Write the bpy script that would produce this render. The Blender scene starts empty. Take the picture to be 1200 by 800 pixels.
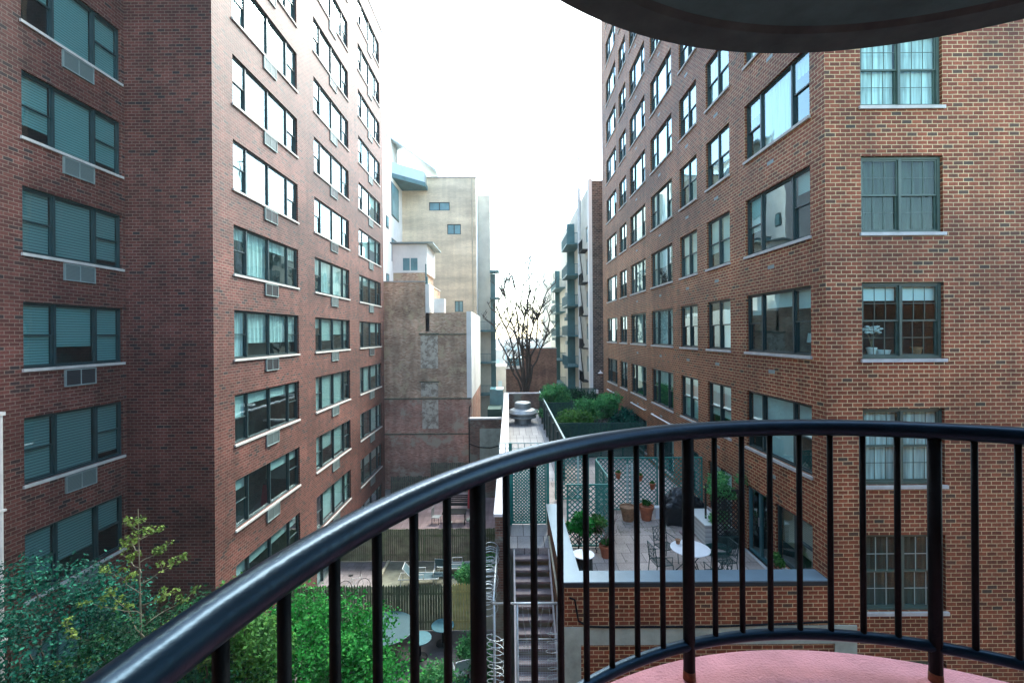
import bpy, math, random
import numpy as np
from mathutils import Vector, Matrix
R = math.radians
scene = bpy.context.scene
COL = scene.collection
GZ = -12.0            # ground level; the camera stands at the origin, three storeys up
FL = -6.55            # terrace level

# ------------------------------------------------------------------ helpers
class MB:
    def __init__(s): s.v = []; s.f = []
    def quad(s, *p):
        n = len(s.v); s.v += [tuple(q) for q in p]; s.f.append(tuple(range(n, n + len(p))))
    def box(s, x0, x1, y0, y1, z0, z1):
        n = len(s.v)
        s.v += [(x, y, z) for z in (z0, z1) for y in (y0, y1) for x in (x0, x1)]
        s.f += [tuple(n + i for i in q) for q in ((0,2,3,1),(4,5,7,6),(0,1,5,4),(1,3,7,5),(3,2,6,7),(2,0,4,6))]
        return s
    def bar(s, p, q, w, h=None, up=(0,0,1)):
        h = h or w; p = Vector(p); q = Vector(q); d = (q - p).normalized(); u = Vector(up)
        if abs(d.dot(u)) > .95: u = Vector((0,1,0))
        a = d.cross(u).normalized() * w / 2; b = a.cross(d).normalized() * h / 2
        n = len(s.v)
        for c in (p, q): s.v += [tuple(c + i * a + j * b) for i, j in ((-1,-1),(1,-1),(1,1),(-1,1))]
        s.f += [tuple(n + i for i in k) for k in ((0,1,2,3),(4,7,6,5),(0,4,5,1),(1,5,6,2),(2,6,7,3),(3,7,4,0))]
        return s
    def tube(s, pts, r, seg=8, closed=False, caps=True):
        pts = [Vector(p) for p in pts]; m = len(pts)
        rr = r if isinstance(r, (list, tuple)) else [r] * m
        n = len(s.v); up = None
        for i, p in enumerate(pts):
            a = pts[(i - 1) % m] if (i or closed) else pts[0]; b = pts[(i + 1) % m] if (i < m - 1 or closed) else pts[-1]
            d = (b - a).normalized()
            if up is None:
                up = Vector((0,0,1)) if abs(d.z) < .9 else Vector((0,1,0))
            x = d.cross(up)
            if x.length < 1e-4: x = d.cross(Vector((1,0,0)))
            x.normalize(); y = x.cross(d).normalized(); up = y
            for k in range(seg):
                t = 2 * math.pi * k / seg
                s.v.append(tuple(p + x * rr[i] * math.cos(t) + y * rr[i] * math.sin(t)))
        for i in range(m if closed else m - 1):
            j = (i + 1) % m
            for k in range(seg):
                k2 = (k + 1) % seg
                s.f.append((n + i*seg + k, n + i*seg + k2, n + j*seg + k2, n + j*seg + k))
        if caps and not closed:
            s.f.append(tuple(n + k for k in range(seg))[::-1]); s.f.append(tuple(n + (m-1)*seg + k for k in range(seg)))
        return s
    def lathe(s, prof, c=(0,0,0), seg=24, a0=0.0, sy=1.0):
        n = len(s.v)
        for r, z in prof:
            for k in range(seg):
                t = a0 + 2 * math.pi * k / seg
                s.v.append((c[0] + r * math.cos(t), c[1] + r * sy * math.sin(t), c[2] + z))
        for i in range(len(prof) - 1):
            for k in range(seg):
                k2 = (k + 1) % seg
                s.f.append((n + i*seg + k, n + i*seg + k2, n + (i+1)*seg + k2, n + (i+1)*seg + k))
        s.f.append(tuple(n + k for k in range(seg))[::-1]); s.f.append(tuple(n + (len(prof)-1)*seg + k for k in range(seg)))
        return s
    def prism(s, poly, z0, z1):
        n = len(s.v); m = len(poly)
        s.v += [(x, y, z0) for x, y in poly] + [(x, y, z1) for x, y in poly]
        s.f.append(tuple(n + i for i in range(m))[::-1]); s.f.append(tuple(n + m + i for i in range(m)))
        for i in range(m):
            j = (i + 1) % m; s.f.append((n + i, n + j, n + m + j, n + m + i))
        return s
    def data(s, name, mat, origin=(0,0,0), smooth=False, uv=True, bevel=0):
        me = bpy.data.meshes.new(name)
        v = np.array(s.v, dtype=float).reshape(-1, 3)
        me.from_pydata((v - np.array(origin)).tolist(), [], s.f)
        me.update()
        if uv:
            ul = me.uv_layers.new(name='UVMap'); o = np.array(origin)
            co = v; uvs = np.zeros((len(me.loops), 2))
            for p in me.polygons:
                nx, ny, nz = abs(p.normal.x), abs(p.normal.y), abs(p.normal.z)
                for li in p.loop_indices:
                    c = co[me.loops[li].vertex_index]
                    if nz > nx and nz > ny: uvs[li] = (c[0], c[1])
                    elif nx > ny: uvs[li] = (c[1], c[2])
                    else: uvs[li] = (c[0], c[2])
            ul.data.foreach_set('uv', uvs.ravel())
        me.materials.append(mat)
        if smooth: me.polygons.foreach_set('use_smooth', [True] * len(me.polygons))
        return me
    def build(s, name, mat, parent=None, origin=(0,0,0), smooth=False, uv=True, bevel=0):
        me = s.data(name, mat, origin, smooth, uv)
        o = bpy.data.objects.new(name, me); COL.objects.link(o)
        if parent is not None: o.parent = parent
        else: o.location = origin
        if bevel:
            b = o.modifiers.new('bevel', 'BEVEL'); b.width = bevel; b.segments = 2; b.limit_method = 'ANGLE'
        return o

def link(name, me, parent=None):
    o = bpy.data.objects.new(name, me); COL.objects.link(o); o.parent = parent; return o
def tag(o, label=None, cat=None, group=None, kind=None):
    if label: o['label'] = label
    if cat: o['category'] = cat
    if group: o['group'] = group
    if kind: o['kind'] = kind
    return o
def thing(name, label, cat, loc=(0,0,0), rz=0.0, group=None):
    o = bpy.data.objects.new(name, None); COL.objects.link(o); o.location = loc; o.rotation_euler = (0,0,rz); o.empty_display_size = .2
    return tag(o, label, cat, group)
def copy_tree(o, parent=None):
    c = o.copy(); COL.objects.link(c); c.parent = parent
    for ch in [k for k in bpy.data.objects if k.parent == o]: copy_tree(ch, c)
    return c

# ------------------------------------------------------------------ materials
def newmat(name):
    m = bpy.data.materials.new(name); m.use_nodes = True
    nt = m.node_tree; return m, nt, nt.nodes['Principled BSDF']
def plain(name, col, rough=.6, metal=0.0, var=.12, scale=3.0, bump=0.0, bscale=60.0, spec=.5, coat=0.0):
    m, nt, b = newmat(name); N = nt.nodes; L = nt.links
    b.inputs['Roughness'].default_value = rough; b.inputs['Metallic'].default_value = metal
    b.inputs['Specular IOR Level'].default_value = spec; b.inputs['Coat Weight'].default_value = coat
    tc = N.new('ShaderNodeTexCoord')
    nz = N.new('ShaderNodeTexNoise'); nz.inputs['Scale'].default_value = scale; nz.inputs['Detail'].default_value = 6; nz.inputs['Roughness'].default_value = .65
    L.new(tc.outputs['Object'], nz.inputs['Vector'])
    mr = N.new('ShaderNodeMapRange'); mr.inputs[1].default_value = .25; mr.inputs[2].default_value = .75
    mr.inputs[3].default_value = 1 - var * 1.6; mr.inputs[4].default_value = 1 + var * 1.2
    L.new(nz.outputs['Fac'], mr.inputs[0])
    mx = N.new('ShaderNodeVectorMath'); mx.operation = 'SCALE'; mx.inputs[0].default_value = col[:3]
    L.new(mr.outputs[0], mx.inputs['Scale']); L.new(mx.outputs[0], b.inputs['Base Color'])
    if bump:
        n2 = N.new('ShaderNodeTexNoise'); n2.inputs['Scale'].default_value = bscale; n2.inputs['Detail'].default_value = 5
        L.new(tc.outputs['Object'], n2.inputs['Vector'])
        bp = N.new('ShaderNodeBump'); bp.inputs['Strength'].default_value = bump; bp.inputs['Distance'].default_value = .01
        L.new(n2.outputs['Fac'], bp.inputs['Height']); L.new(bp.outputs[0], b.inputs['Normal'])
    return m
def ramp(nt, stops, interp='LINEAR'):
    r = nt.nodes.new('ShaderNodeValToRGB'); cr = r.color_ramp; cr.interpolation = interp
    while len(cr.elements) < len(stops): cr.elements.new(.5)
    for e, (p, c) in zip(cr.elements, stops): e.position = p; e.color = (*c, 1)
    return r
def brickmat(name, stops, mortar, bw=.231, rh=.0938, ms=.011, patch=None, dirt=.35, dscale=.35, bump=.6, rough=.65, streak=0.25):
    m, nt, b = newmat(name); N = nt.nodes; L = nt.links
    b.inputs['Roughness'].default_value = rough; b.inputs['Specular IOR Level'].default_value = .32
    uv = N.new('ShaderNodeUVMap'); uv.uv_map = 'UVMap'
    br = N.new('ShaderNodeTexBrick'); br.inputs['Scale'].default_value = 1; br.inputs['Brick Width'].default_value = bw
    br.inputs['Row Height'].default_value = rh; br.inputs['Mortar Size'].default_value = ms; br.inputs['Mortar Smooth'].default_value = .15
    br.inputs['Color1'].default_value = (0,0,0,1); br.inputs['Color2'].default_value = (1,1,1,1); br.inputs['Mortar'].default_value = (.5,.5,.5,1)
    # slightly wavy coursing
    wz = N.new('ShaderNodeTexNoise'); wz.inputs['Scale'].default_value = 5; wz.inputs['Detail'].default_value = 3
    L.new(uv.outputs[0], wz.inputs['Vector'])
    wv = N.new('ShaderNodeVectorMath'); wv.operation = 'MULTIPLY_ADD'; wv.inputs[1].default_value = (.012,.012,0); 
    L.new(wz.outputs['Color'], wv.inputs[0]); L.new(uv.outputs[0], wv.inputs[2]); L.new(wv.outputs[0], br.inputs['Vector'])
    rp = ramp(nt, stops); L.new(br.outputs['Color'], rp.inputs[0])
    nz = N.new('ShaderNodeTexNoise'); nz.inputs['Scale'].default_value = dscale; nz.inputs['Detail'].default_value = 7; nz.inputs['Roughness'].default_value = .6
    L.new(uv.outputs[0], nz.inputs['Vector'])
    fn = N.new('ShaderNodeTexNoise'); fn.inputs['Scale'].default_value = 22; fn.inputs['Detail'].default_value = 4; L.new(uv.outputs[0], fn.inputs['Vector'])
    # rain streaks: noise stretched down the wall
    mp = N.new('ShaderNodeMapping'); mp.inputs['Scale'].default_value = (1.6, .12, 1); L.new(uv.outputs[0], mp.inputs['Vector'])
    sn = N.new('ShaderNodeTexNoise'); sn.inputs['Scale'].default_value = 1.5; sn.inputs['Detail'].default_value = 5; L.new(mp.outputs[0], sn.inputs['Vector'])
    def rng(o, lo, hi):
        q = N.new('ShaderNodeMapRange'); q.inputs[1].default_value = .3; q.inputs[2].default_value = .7; q.inputs[3].default_value = lo; q.inputs[4].default_value = hi
        L.new(o, q.inputs[0]); return q.outputs[0]
    def mul(a, c):
        q = N.new('ShaderNodeMath'); q.operation = 'MULTIPLY'; L.new(a, q.inputs[0]); L.new(c, q.inputs[1]); return q.outputs[0]
    f = mul(mul(rng(nz.outputs['Fac'], 1 - dirt, 1 + dirt * .5), rng(fn.outputs['Fac'], .78, 1.2)), rng(sn.outputs['Fac'], 1 - streak, 1 + streak * .4))
    mm = N.new('ShaderNodeMix'); mm.data_type = 'RGBA'; mm.inputs['B'].default_value = (*mortar, 1)
    L.new(br.outputs['Fac'], mm.inputs['Factor']); L.new(rp.outputs[0], mm.inputs['A'])
    sc = N.new('ShaderNodeVectorMath'); sc.operation = 'SCALE'; L.new(mm.outputs['Result'], sc.inputs[0]); L.new(f, sc.inputs['Scale'])
    # repointed and weathered courses: broad uneven bands along the wall
    mp3 = N.new('ShaderNodeMapping'); mp3.inputs['Scale'].default_value = (.10, .55, 1); L.new(uv.outputs[0], mp3.inputs['Vector'])
    n3 = N.new('ShaderNodeTexNoise'); n3.inputs['Scale'].default_value = 1.3; n3.inputs['Detail'].default_value = 4; L.new(mp3.outputs[0], n3.inputs['Vector'])
    s3 = N.new('ShaderNodeVectorMath'); s3.operation = 'SCALE'; L.new(sc.outputs[0], s3.inputs[0]); L.new(rng(n3.outputs['Fac'], .72, 1.18), s3.inputs['Scale'])
    out = s3.outputs[0]
    if patch:
        pc, ps, pt = patch
        pn = N.new('ShaderNodeTexNoise'); pn.inputs['Scale'].default_value = ps; pn.inputs['Detail'].default_value = 8; pn.inputs['Roughness'].default_value = .7
        L.new(uv.outputs[0], pn.inputs['Vector'])
        pr = ramp(nt, [(pt - .04, (0,0,0)), (pt + .04, (1,1,1))]); L.new(pn.outputs['Fac'], pr.inputs[0])
        m2 = N.new('ShaderNodeMix'); m2.data_type = 'RGBA'; m2.inputs['B'].default_value = (*pc, 1); L.new(pr.outputs[0], m2.inputs['Factor']); L.new(out, m2.inputs['A']); out = m2.outputs['Result']
    L.new(out, b.inputs['Base Color'])
    if bump:
        iv = N.new('ShaderNodeMath'); iv.operation = 'MULTIPLY_ADD'; iv.inputs[1].default_value = -1.0; iv.inputs[2].default_value = 1.0; L.new(br.outputs['Fac'], iv.inputs[0])
        ad = N.new('ShaderNodeMath'); ad.operation = 'MULTIPLY_ADD'; ad.inputs[1].default_value = .35; L.new(fn.outputs['Fac'], ad.inputs[0]); L.new(iv.outputs[0], ad.inputs[2])
        bp = N.new('ShaderNodeBump'); bp.inputs['Strength'].default_value = bump; bp.inputs['Distance'].default_value = .008
        L.new(ad.outputs[0], bp.inputs['Height']); L.new(bp.outputs[0], b.inputs['Normal'])
    return m
def pavermat(name, col, w=.6, h=.6, joint=(.10,.09,.09), ms=.008, off=0.0, var=.18):
    return brickmat(name, [(0, tuple(c * (1 - var) for c in col)), (1, tuple(c * (1 + var) for c in col))], joint, bw=w, rh=h, ms=ms, dirt=.22, dscale=.5, bump=.3, rough=.8, streak=.1)
def glassmat(name, tint=(.35,.52,.52), refl=1.0, base=.10, rough=.015, rt=(.78,.97,1,1)):
    m, nt, b = newmat(name); N = nt.nodes; L = nt.links; N.remove(b)
    out = [n for n in N if n.type == 'OUTPUT_MATERIAL'][0]
    tr = N.new('ShaderNodeBsdfTransparent'); tr.inputs[0].default_value = (*tint, 1)
    gl = N.new('ShaderNodeBsdfGlossy'); gl.inputs['Roughness'].default_value = rough; gl.inputs[0].default_value = rt
    lw_n = N.new('ShaderNodeLayerWeight'); lw_n.inputs['Blend'].default_value = .5     # same from both sides of a single sheet
    fr = N.new('ShaderNodeMath'); fr.operation = 'POWER'; fr.inputs[1].default_value = 3.6; L.new(lw_n.outputs['Facing'], fr.inputs[0])
    tc = N.new('ShaderNodeTexCoord'); nz = N.new('ShaderNodeTexNoise'); nz.inputs['Scale'].default_value = 1.3; nz.inputs['Detail'].default_value = 1
    L.new(tc.outputs['Object'], nz.inputs['Vector'])
    bp = N.new('ShaderNodeBump'); bp.inputs['Strength'].default_value = .12; bp.inputs['Distance'].default_value = .03; L.new(nz.outputs['Fac'], bp.inputs['Height']); L.new(bp.outputs[0], gl.inputs['Normal'])
    ma = N.new('ShaderNodeMath'); ma.operation = 'MULTIPLY_ADD'; ma.inputs[1].default_value = 1.25 * refl; ma.inputs[2].default_value = base + .07*refl; ma.use_clamp = True
    L.new(fr.outputs[0], ma.inputs[0])
    mx = N.new('ShaderNodeMixShader'); L.new(ma.outputs[0], mx.inputs[0]); L.new(tr.outputs[0], mx.inputs[1]); L.new(gl.outputs[0], mx.inputs[2])
    L.new(mx.outputs[0], out.inputs[0]); return m
def leafmat(name, dark, light, yellow=None, trans=.35, nscale=2.3, spread=.25):
    m, nt, b = newmat(name); N = nt.nodes; L = nt.links
    out = [n for n in N if n.type == 'OUTPUT_MATERIAL'][0]
    ge = N.new('ShaderNodeNewGeometry'); tc = N.new('ShaderNodeTexCoord')
    nz = N.new('ShaderNodeTexNoise'); nz.inputs['Scale'].default_value = nscale; nz.inputs['Detail'].default_value = 3; L.new(tc.outputs['Object'], nz.inputs['Vector'])
    ad = N.new('ShaderNodeMath'); ad.operation = 'MULTIPLY_ADD'; ad.inputs[1].default_value = .55; L.new(ge.outputs['Random Per Island'], ad.inputs[0]); 
    a2 = N.new('ShaderNodeMath'); a2.operation = 'MULTIPLY_ADD'; a2.inputs[1].default_value = 1.9; a2.inputs[2].default_value = -.72; L.new(nz.outputs['Fac'], a2.inputs[0]); L.new(a2.outputs[0], ad.inputs[2])
    st = [(0.1, dark), (.8, light)]
    if yellow: st.append((1.0, yellow))
    rp = ramp(nt, st); L.new(ad.outputs[0], rp.inputs[0]); L.new(rp.outputs[0], b.inputs['Base Color'])
    b.inputs['Roughness'].default_value = .6; b.inputs['Specular IOR Level'].default_value = .12
    tl = N.new('ShaderNodeBsdfTranslucent'); L.new(rp.outputs[0], tl.inputs[0])
    mx = N.new('ShaderNodeMixShader'); mx.inputs[0].default_value = trans; L.new(b.outputs[0], mx.inputs[1]); L.new(tl.outputs[0], mx.inputs[2]); L.new(mx.outputs[0], out.inputs[0])
    return m
def slatmat(name, col, pitch=.05, rough=.5, axis=2, dark=.35):
    """venetian slats / clapboards: a fine wave along z"""
    m, nt, b = newmat(name); N = nt.nodes; L = nt.links
    tc = N.new('ShaderNodeTexCoord'); sx = N.new('ShaderNodeSeparateXYZ'); L.new(tc.outputs['Object'], sx.inputs[0])
    dv = N.new('ShaderNodeMath'); dv.operation = 'DIVIDE'; dv.inputs[1].default_value = pitch; L.new(sx.outputs[axis], dv.inputs[0])
    fr = N.new('ShaderNodeMath'); fr.operation = 'FRACT'; L.new(dv.outputs[0], fr.inputs[0])
    rp = ramp(nt, [(0, tuple(c * dark for c in col)), (.22, tuple(c * .8 for c in col)), (.6, col), (.95, col), (1, tuple(c * dark for c in col))]); L.new(fr.outputs[0], rp.inputs[0])
    L.new(rp.outputs[0], b.inputs['Base Color']); b.inputs['Roughness'].default_value = rough
    bp = N.new('ShaderNodeBump'); bp.inputs['Strength'].default_value = .6; bp.inputs['Distance'].default_value = .01; L.new(fr.outputs[0], bp.inputs['Height']); L.new(bp.outputs[0], b.inputs['Normal'])
    return m
def curtainmat(name, col, scale=14.0):
    m, nt, b = newmat(name); N = nt.nodes; L = nt.links
    tc = N.new('ShaderNodeTexCoord'); mp = N.new('ShaderNodeMapping'); mp.inputs['Scale'].default_value = (1, 1, .06); L.new(tc.outputs['Object'], mp.inputs['Vector'])
    nz = N.new('ShaderNodeTexNoise'); nz.inputs['Scale'].default_value = scale; nz.inputs['Detail'].default_value = 2; L.new(mp.outputs[0], nz.inputs['Vector'])
    rp = ramp(nt, [(.3, tuple(c * .45 for c in col)), (.65, col)]); L.new(nz.outputs['Fac'], rp.inputs[0]); L.new(rp.outputs[0], b.inputs['Base Color'])
    b.inputs['Roughness'].default_value = .9; return m

M = {}
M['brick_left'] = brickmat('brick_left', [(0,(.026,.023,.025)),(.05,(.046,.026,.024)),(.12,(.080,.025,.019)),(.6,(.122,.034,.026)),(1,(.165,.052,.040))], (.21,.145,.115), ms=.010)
M['brick_right'] = brickmat('brick_right', [(0,(.07,.045,.03)),(.025,(.10,.048,.028)),(.07,(.16,.040,.014)),(.5,(.235,.055,.022)),(1,(.305,.083,.034))], (.58,.42,.23), ms=.010, dirt=.35)
M['brick_old'] = brickmat('brick_old', [(0,(.36,.17,.10)),(.3,(.54,.31,.19)),(.7,(.68,.44,.29)),(1,(.74,.56,.40))], (.64,.50,.38), bw=.21, rh=.075, ms=.012, patch=((.54,.42,.27), .9, .57), dirt=.45)
M['brick_patch'] = brickmat('brick_patch', [(0,(.26,.18,.13)),(.5,(.46,.35,.26)),(1,(.62,.52,.40))], (.5,.44,.36), bw=.21, rh=.075, ms=.016, patch=((.62,.57,.47), 2.6, .5), dirt=.4)
M['brick_pink'] = brickmat('brick_pink', [(0,(.38,.16,.12)),(.5,(.58,.29,.22)),(1,(.66,.40,.31))], (.54,.36,.27), bw=.21, rh=.075, ms=.010, patch=((.46,.38,.29), .8, .56), dirt=.35)
M['brick_wall'] = brickmat('brick_wall', [(0,(.12,.05,.035)),(.5,(.24,.10,.065)),(1,(.33,.16,.11))], (.28,.24,.19), bw=.21, rh=.075, ms=.012, patch=((.24,.24,.19), .7, .55), dirt=.5)
M['brick_red_far'] = brickmat('brick_red_far', [(0,(.2,.09,.06)),(.5,(.34,.16,.10)),(1,(.42,.22,.14))], (.3,.2,.15), bw=.21, rh=.075, ms=.008, dirt=.4)
M['brick_brown'] = brickmat('brick_brown', [(0,(.05,.04,.035)),(.5,(.13,.09,.075)),(1,(.2,.14,.11))], (.3,.27,.23), bw=.3, rh=.15, ms=.015)
M['brick_beige'] = brickmat('brick_beige', [(0,(.76,.64,.46)),(1,(.86,.74,.54))], (.76,.66,.50), bw=.3, rh=.1, ms=.01, dirt=.15, streak=.1)
M['render_white'] = plain('render_white', (.84,.83,.79), .8, var=.1, scale=.5)
M['render_cream'] = plain('render_cream', (.56,.50,.38), .8, var=.18, scale=.6)
M['cream_far'] = plain('cream_far', (.56,.54,.46), .8, var=.15, scale=.5)
M['concrete'] = plain('concrete', (.36,.40,.33), .85, var=.25, scale=1.6, bump=.4)
M['concrete_light'] = plain('concrete_light', (.66,.62,.58), .8, var=.15, scale=2, bump=.3)
M['sill'] = plain('sill', (.46,.45,.425), .7, var=.18, scale=3)
M['frame_left'] = plain('frame_left', (.016,.042,.046), .4, var=.15)
M['frame_right'] = plain('frame_right', (.016,.040,.042), .4, var=.15)
M['frame_front'] = plain('frame_front', (.06,.10,.08), .45, var=.2)
M['muntin_white'] = plain('muntin_white', (.3,.4,.38), .5)
M['glass'] = glassmat('window_glass', (.66,.90,.90), 1.0, .04)
M['glass_front'] = glassmat('window_glass_front', (.74,.93,.90), .4, .01, rt=(.9,.96,.94,1))
M['room_dark'] = plain('room_dark', (.04,.065,.068), .9, var=.4, scale=.5)  # dark colour stands for the unlit rooms behind the glass
M['blind'] = slatmat('blind', (.74,.82,.81), .042)
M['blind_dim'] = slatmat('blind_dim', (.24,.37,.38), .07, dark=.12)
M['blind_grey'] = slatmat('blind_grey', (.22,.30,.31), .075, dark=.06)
M['pale_glass'] = plain('pale_glass', (.50,.62,.65), .2, var=.1, scale=.7)
M['shade'] = plain('shade', (.78,.82,.80), .8, var=.06)
M['curtain_light'] = curtainmat('curtain_light', (.82,.86,.86))
M['curtain_dark'] = curtainmat('curtain_dark', (.055,.07,.05), 18)
M['curtain_green'] = curtainmat('curtain_green', (.025,.05,.045), 18)
M['curtain_tan'] = slatmat('curtain_tan', (.42,.33,.22), .05)
M['ac_metal'] = plain('ac_metal', (.22,.285,.28), .55, metal=.2, var=.15)
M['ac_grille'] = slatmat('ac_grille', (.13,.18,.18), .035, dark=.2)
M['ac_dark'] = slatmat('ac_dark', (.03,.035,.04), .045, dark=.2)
M['roof_tar'] = plain('roof_tar', (.08,.08,.08), .9)
M['rail_paint'] = plain('rail_paint', (.003,.011,.022), .30, var=.25, scale=9, bump=.10, bscale=45, spec=.34)
M['rail_paint'].node_tree.nodes['Principled BSDF'].inputs['Specular Tint'].default_value = (.35,.68,1,1)  # blue of the sky put into the handrail's highlight
M['rail_flat'] = plain('rail_flat', (.003,.006,.008), .6, spec=.15, var=.3, scale=10, bump=.2, bscale=60)
M['rust'] = plain('rust', (.19,.075,.035), .85, var=.4, scale=40)
M['pink_floor'] = plain('pink_floor', (.56,.245,.265), .85, var=.13, scale=4.5, bump=.9, bscale=85)
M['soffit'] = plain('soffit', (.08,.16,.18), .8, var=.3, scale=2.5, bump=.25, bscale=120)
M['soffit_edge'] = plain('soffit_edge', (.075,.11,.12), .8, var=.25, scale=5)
M['coping_metal'] = plain('coping_metal', (.15,.215,.25), .38, metal=.25, var=.12, scale=1.5)
M['coping_dark'] = plain('coping_dark', (.02,.026,.03), .5)
M['coping_white'] = plain('coping_white', (.74,.70,.70), .7, var=.1, scale=2)
M['paver'] = pavermat('paver', (.52,.425,.36))
M['paver_path'] = pavermat('paver_path', (.45,.40,.395), w=9.0, h=.42) if False else brickmat('paver_path', [(0,(.38,.355,.34)),(1,(.52,.49,.465))], (.15,.13,.13), bw=.42, rh=3.0, ms=.014, dirt=.25, bump=.2, streak=.1)
M['stair_metal'] = plain('stair_metal', (.25,.20,.20), .55, metal=.1, var=.2, scale=6)
M['steel_galv'] = plain('steel_galv', (.46,.50,.49), .45, metal=.35, var=.2, scale=8)
M['pipe_cream'] = plain('pipe_cream', (.50,.47,.33), .5, var=.2)
M['lattice_green'] = plain('lattice_green', (.02,.21,.175), .55, var=.2, scale=4)
M['lattice_light'] = plain('lattice_light', (.45,.60,.56), .5, var=.12)
M['fence_green'] = plain('fence_green', (.018,.05,.045), .6, var=.3, scale=4)
M['screen_green'] = plain('screen_green', (.012,.075,.06), .7, var=.3, scale=6)
M['picket'] = plain('picket', (.12,.145,.075), .85, var=.45, scale=2.0, bump=.3)
M['picket_fresh'] = plain('picket_fresh', (.80,.66,.24), .8, var=.25, scale=3)
M['fence_old'] = plain('fence_old', (.13,.14,.10), .9, var=.45, scale=3)
M['terracotta'] = plain('terracotta', (.42,.13,.06), .75, var=.25, scale=9)
M['terracotta_old'] = plain('terracotta_old', (.32,.17,.09), .8, var=.35, scale=12)
M['soil'] = plain('soil', (.035,.022,.015), .95, var=.3, scale=30)
M['white_enamel'] = plain('white_enamel', (.80,.80,.78), .35, var=.05)
M['iron_green'] = plain('iron_green', (.010,.045,.042), .45, var=.2)
M['cover_black'] = plain('cover_black', (.008,.012,.015), .5, var=.3, scale=6, bump=.8, bscale=14)
M['cloth_dark'] = plain('cloth_dark', (.02,.025,.022), .8, var=.3)
M['box_white'] = slatmat('box_white', (.62,.64,.60), .14, dark=.6)
M['aluminium'] = plain('aluminium', (.40,.42,.42), .45, metal=.5, var=.2, scale=5)
M['teal_top'] = plain('teal_top', (.007,.065,.08), .6, var=.12, scale=3)
M['teal_pale'] = plain('teal_pale', (.035,.16,.19), .6, var=.15, scale=5)
M['lounger_frame'] = plain('lounger_frame', (.72,.72,.70), .45)
M['lounger_sling'] = plain('lounger_sling', (.05,.10,.115), .8)
M['red_cloth'] = plain('red_cloth', (.42,.02,.04), .8, var=.2)
M['wood_light'] = plain('wood_light', (.42,.38,.27), .8, var=.2)
M['teal_metal'] = plain('teal_metal', (.05,.15,.165), .5, var=.25, scale=1)
M['teal_glass'] = plain('teal_glass', (.16,.34,.38), .2, var=.25, scale=.7)
M['pipe_white'] = plain('pipe_white', (.60,.62,.62), .5)
M['bark'] = plain('bark', (.05,.038,.03), .9, var=.35, scale=8, bump=.5)
M['bark_pale'] = plain('bark_pale', (.22,.20,.13), .85, var=.3, scale=10)
M['twig'] = plain('twig', (.26,.19,.15), .8, var=.2)
M['leaf_bright'] = leafmat('leaf_bright', (.008,.08,.016), (.035,.32,.05), (.14,.50,.10))
M['leaf_dark'] = leafmat('leaf_dark', (.004,.03,.014), (.012,.085,.035), (.05,.2,.06))
M['leaf_teal'] = leafmat('leaf_teal', (.004,.035,.026), (.012,.13,.085), (.05,.28,.17))
M['leaf_yellow'] = leafmat('leaf_yellow', (.07,.13,.025), (.20,.30,.07), (.36,.42,.14))
M['leaf_garden'] = leafmat('leaf_garden', (.03,.16,.05), (.12,.42,.14), (.32,.58,.18))
M['leaf_mid'] = leafmat('leaf_mid', (.02,.09,.02), (.09,.26,.05), (.2,.36,.08))
M['ground'] = plain('ground', (.13,.13,.12), .9, var=.3, scale=.5, bump=.4)
M['yard_near'] = plain('yard_near', (.10,.09,.085), .9, var=.35, scale=1.2, bump=.4)
M['yard_mid'] = plain('yard_mid', (.17,.17,.125), .95, var=.35, scale=1.5, bump=.5)
M['patio_pink'] = brickmat('patio_pink', [(0,(.34,.23,.22)),(1,(.46,.33,.31))], (.25,.18,.17), bw=.6, rh=.6, ms=.012, dirt=.3)
M['path_grey'] = brickmat('path_grey', [(0,(.24,.20,.20)),(1,(.32,.27,.27))], (.16,.14,.13), bw=.4, rh=.4, ms=.012, dirt=.4)
M['far_block'] = plain('far_block', (.60,.54,.47), .9, var=.25, scale=.15)

# ------------------------------------------------------------------ walls with real openings
def wall_grid(mb, axis, c, u0, u1, v0, v1, ops, out, depth=.14):
    """a wall sheet at axis=c seen from side `out` (+1/-1) with openings (ua,ub,va,vb) and reveals going inwards"""
    us = sorted({u0, u1, *[o[0] for o in ops], *[o[1] for o in ops]}); vs = sorted({v0, v1, *[o[2] for o in ops], *[o[3] for o in ops]})
    us = [u for u in us if u0 <= u <= u1]; vs = [v for v in vs if v0 <= v <= v1]
    P = (lambda u, v, d=0.0: (c - out * d, u, v)) if axis == 'x' else (lambda u, v, d=0.0: (u, c - out * d, v))
    flip = (axis == 'x') == (out > 0)
    def q(*p): mb.quad(*(p if flip else p[::-1]))
    for i in range(len(us) - 1):
        for j in range(len(vs) - 1):
            um, vm = (us[i] + us[i+1]) / 2, (vs[j] + vs[j+1]) / 2
            if any(o[0] < um < o[1] and o[2] < vm < o[3] for o in ops): continue
            q(P(us[i], vs[j]), P(us[i+1], vs[j]), P(us[i+1], vs[j+1]), P(us[i], vs[j+1]))
    for a, b, e, f in ops:
        q(P(a,e), P(a,e,depth), P(a,f,depth), P(a,f)); q(P(b,e,depth), P(b,e), P(b,f), P(b,f,depth))
        q(P(a,f,depth), P(b,f,depth), P(b,f), P(a,f)); q(P(a,e), P(b,e), P(b,e,depth), P(a,e,depth))

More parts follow.
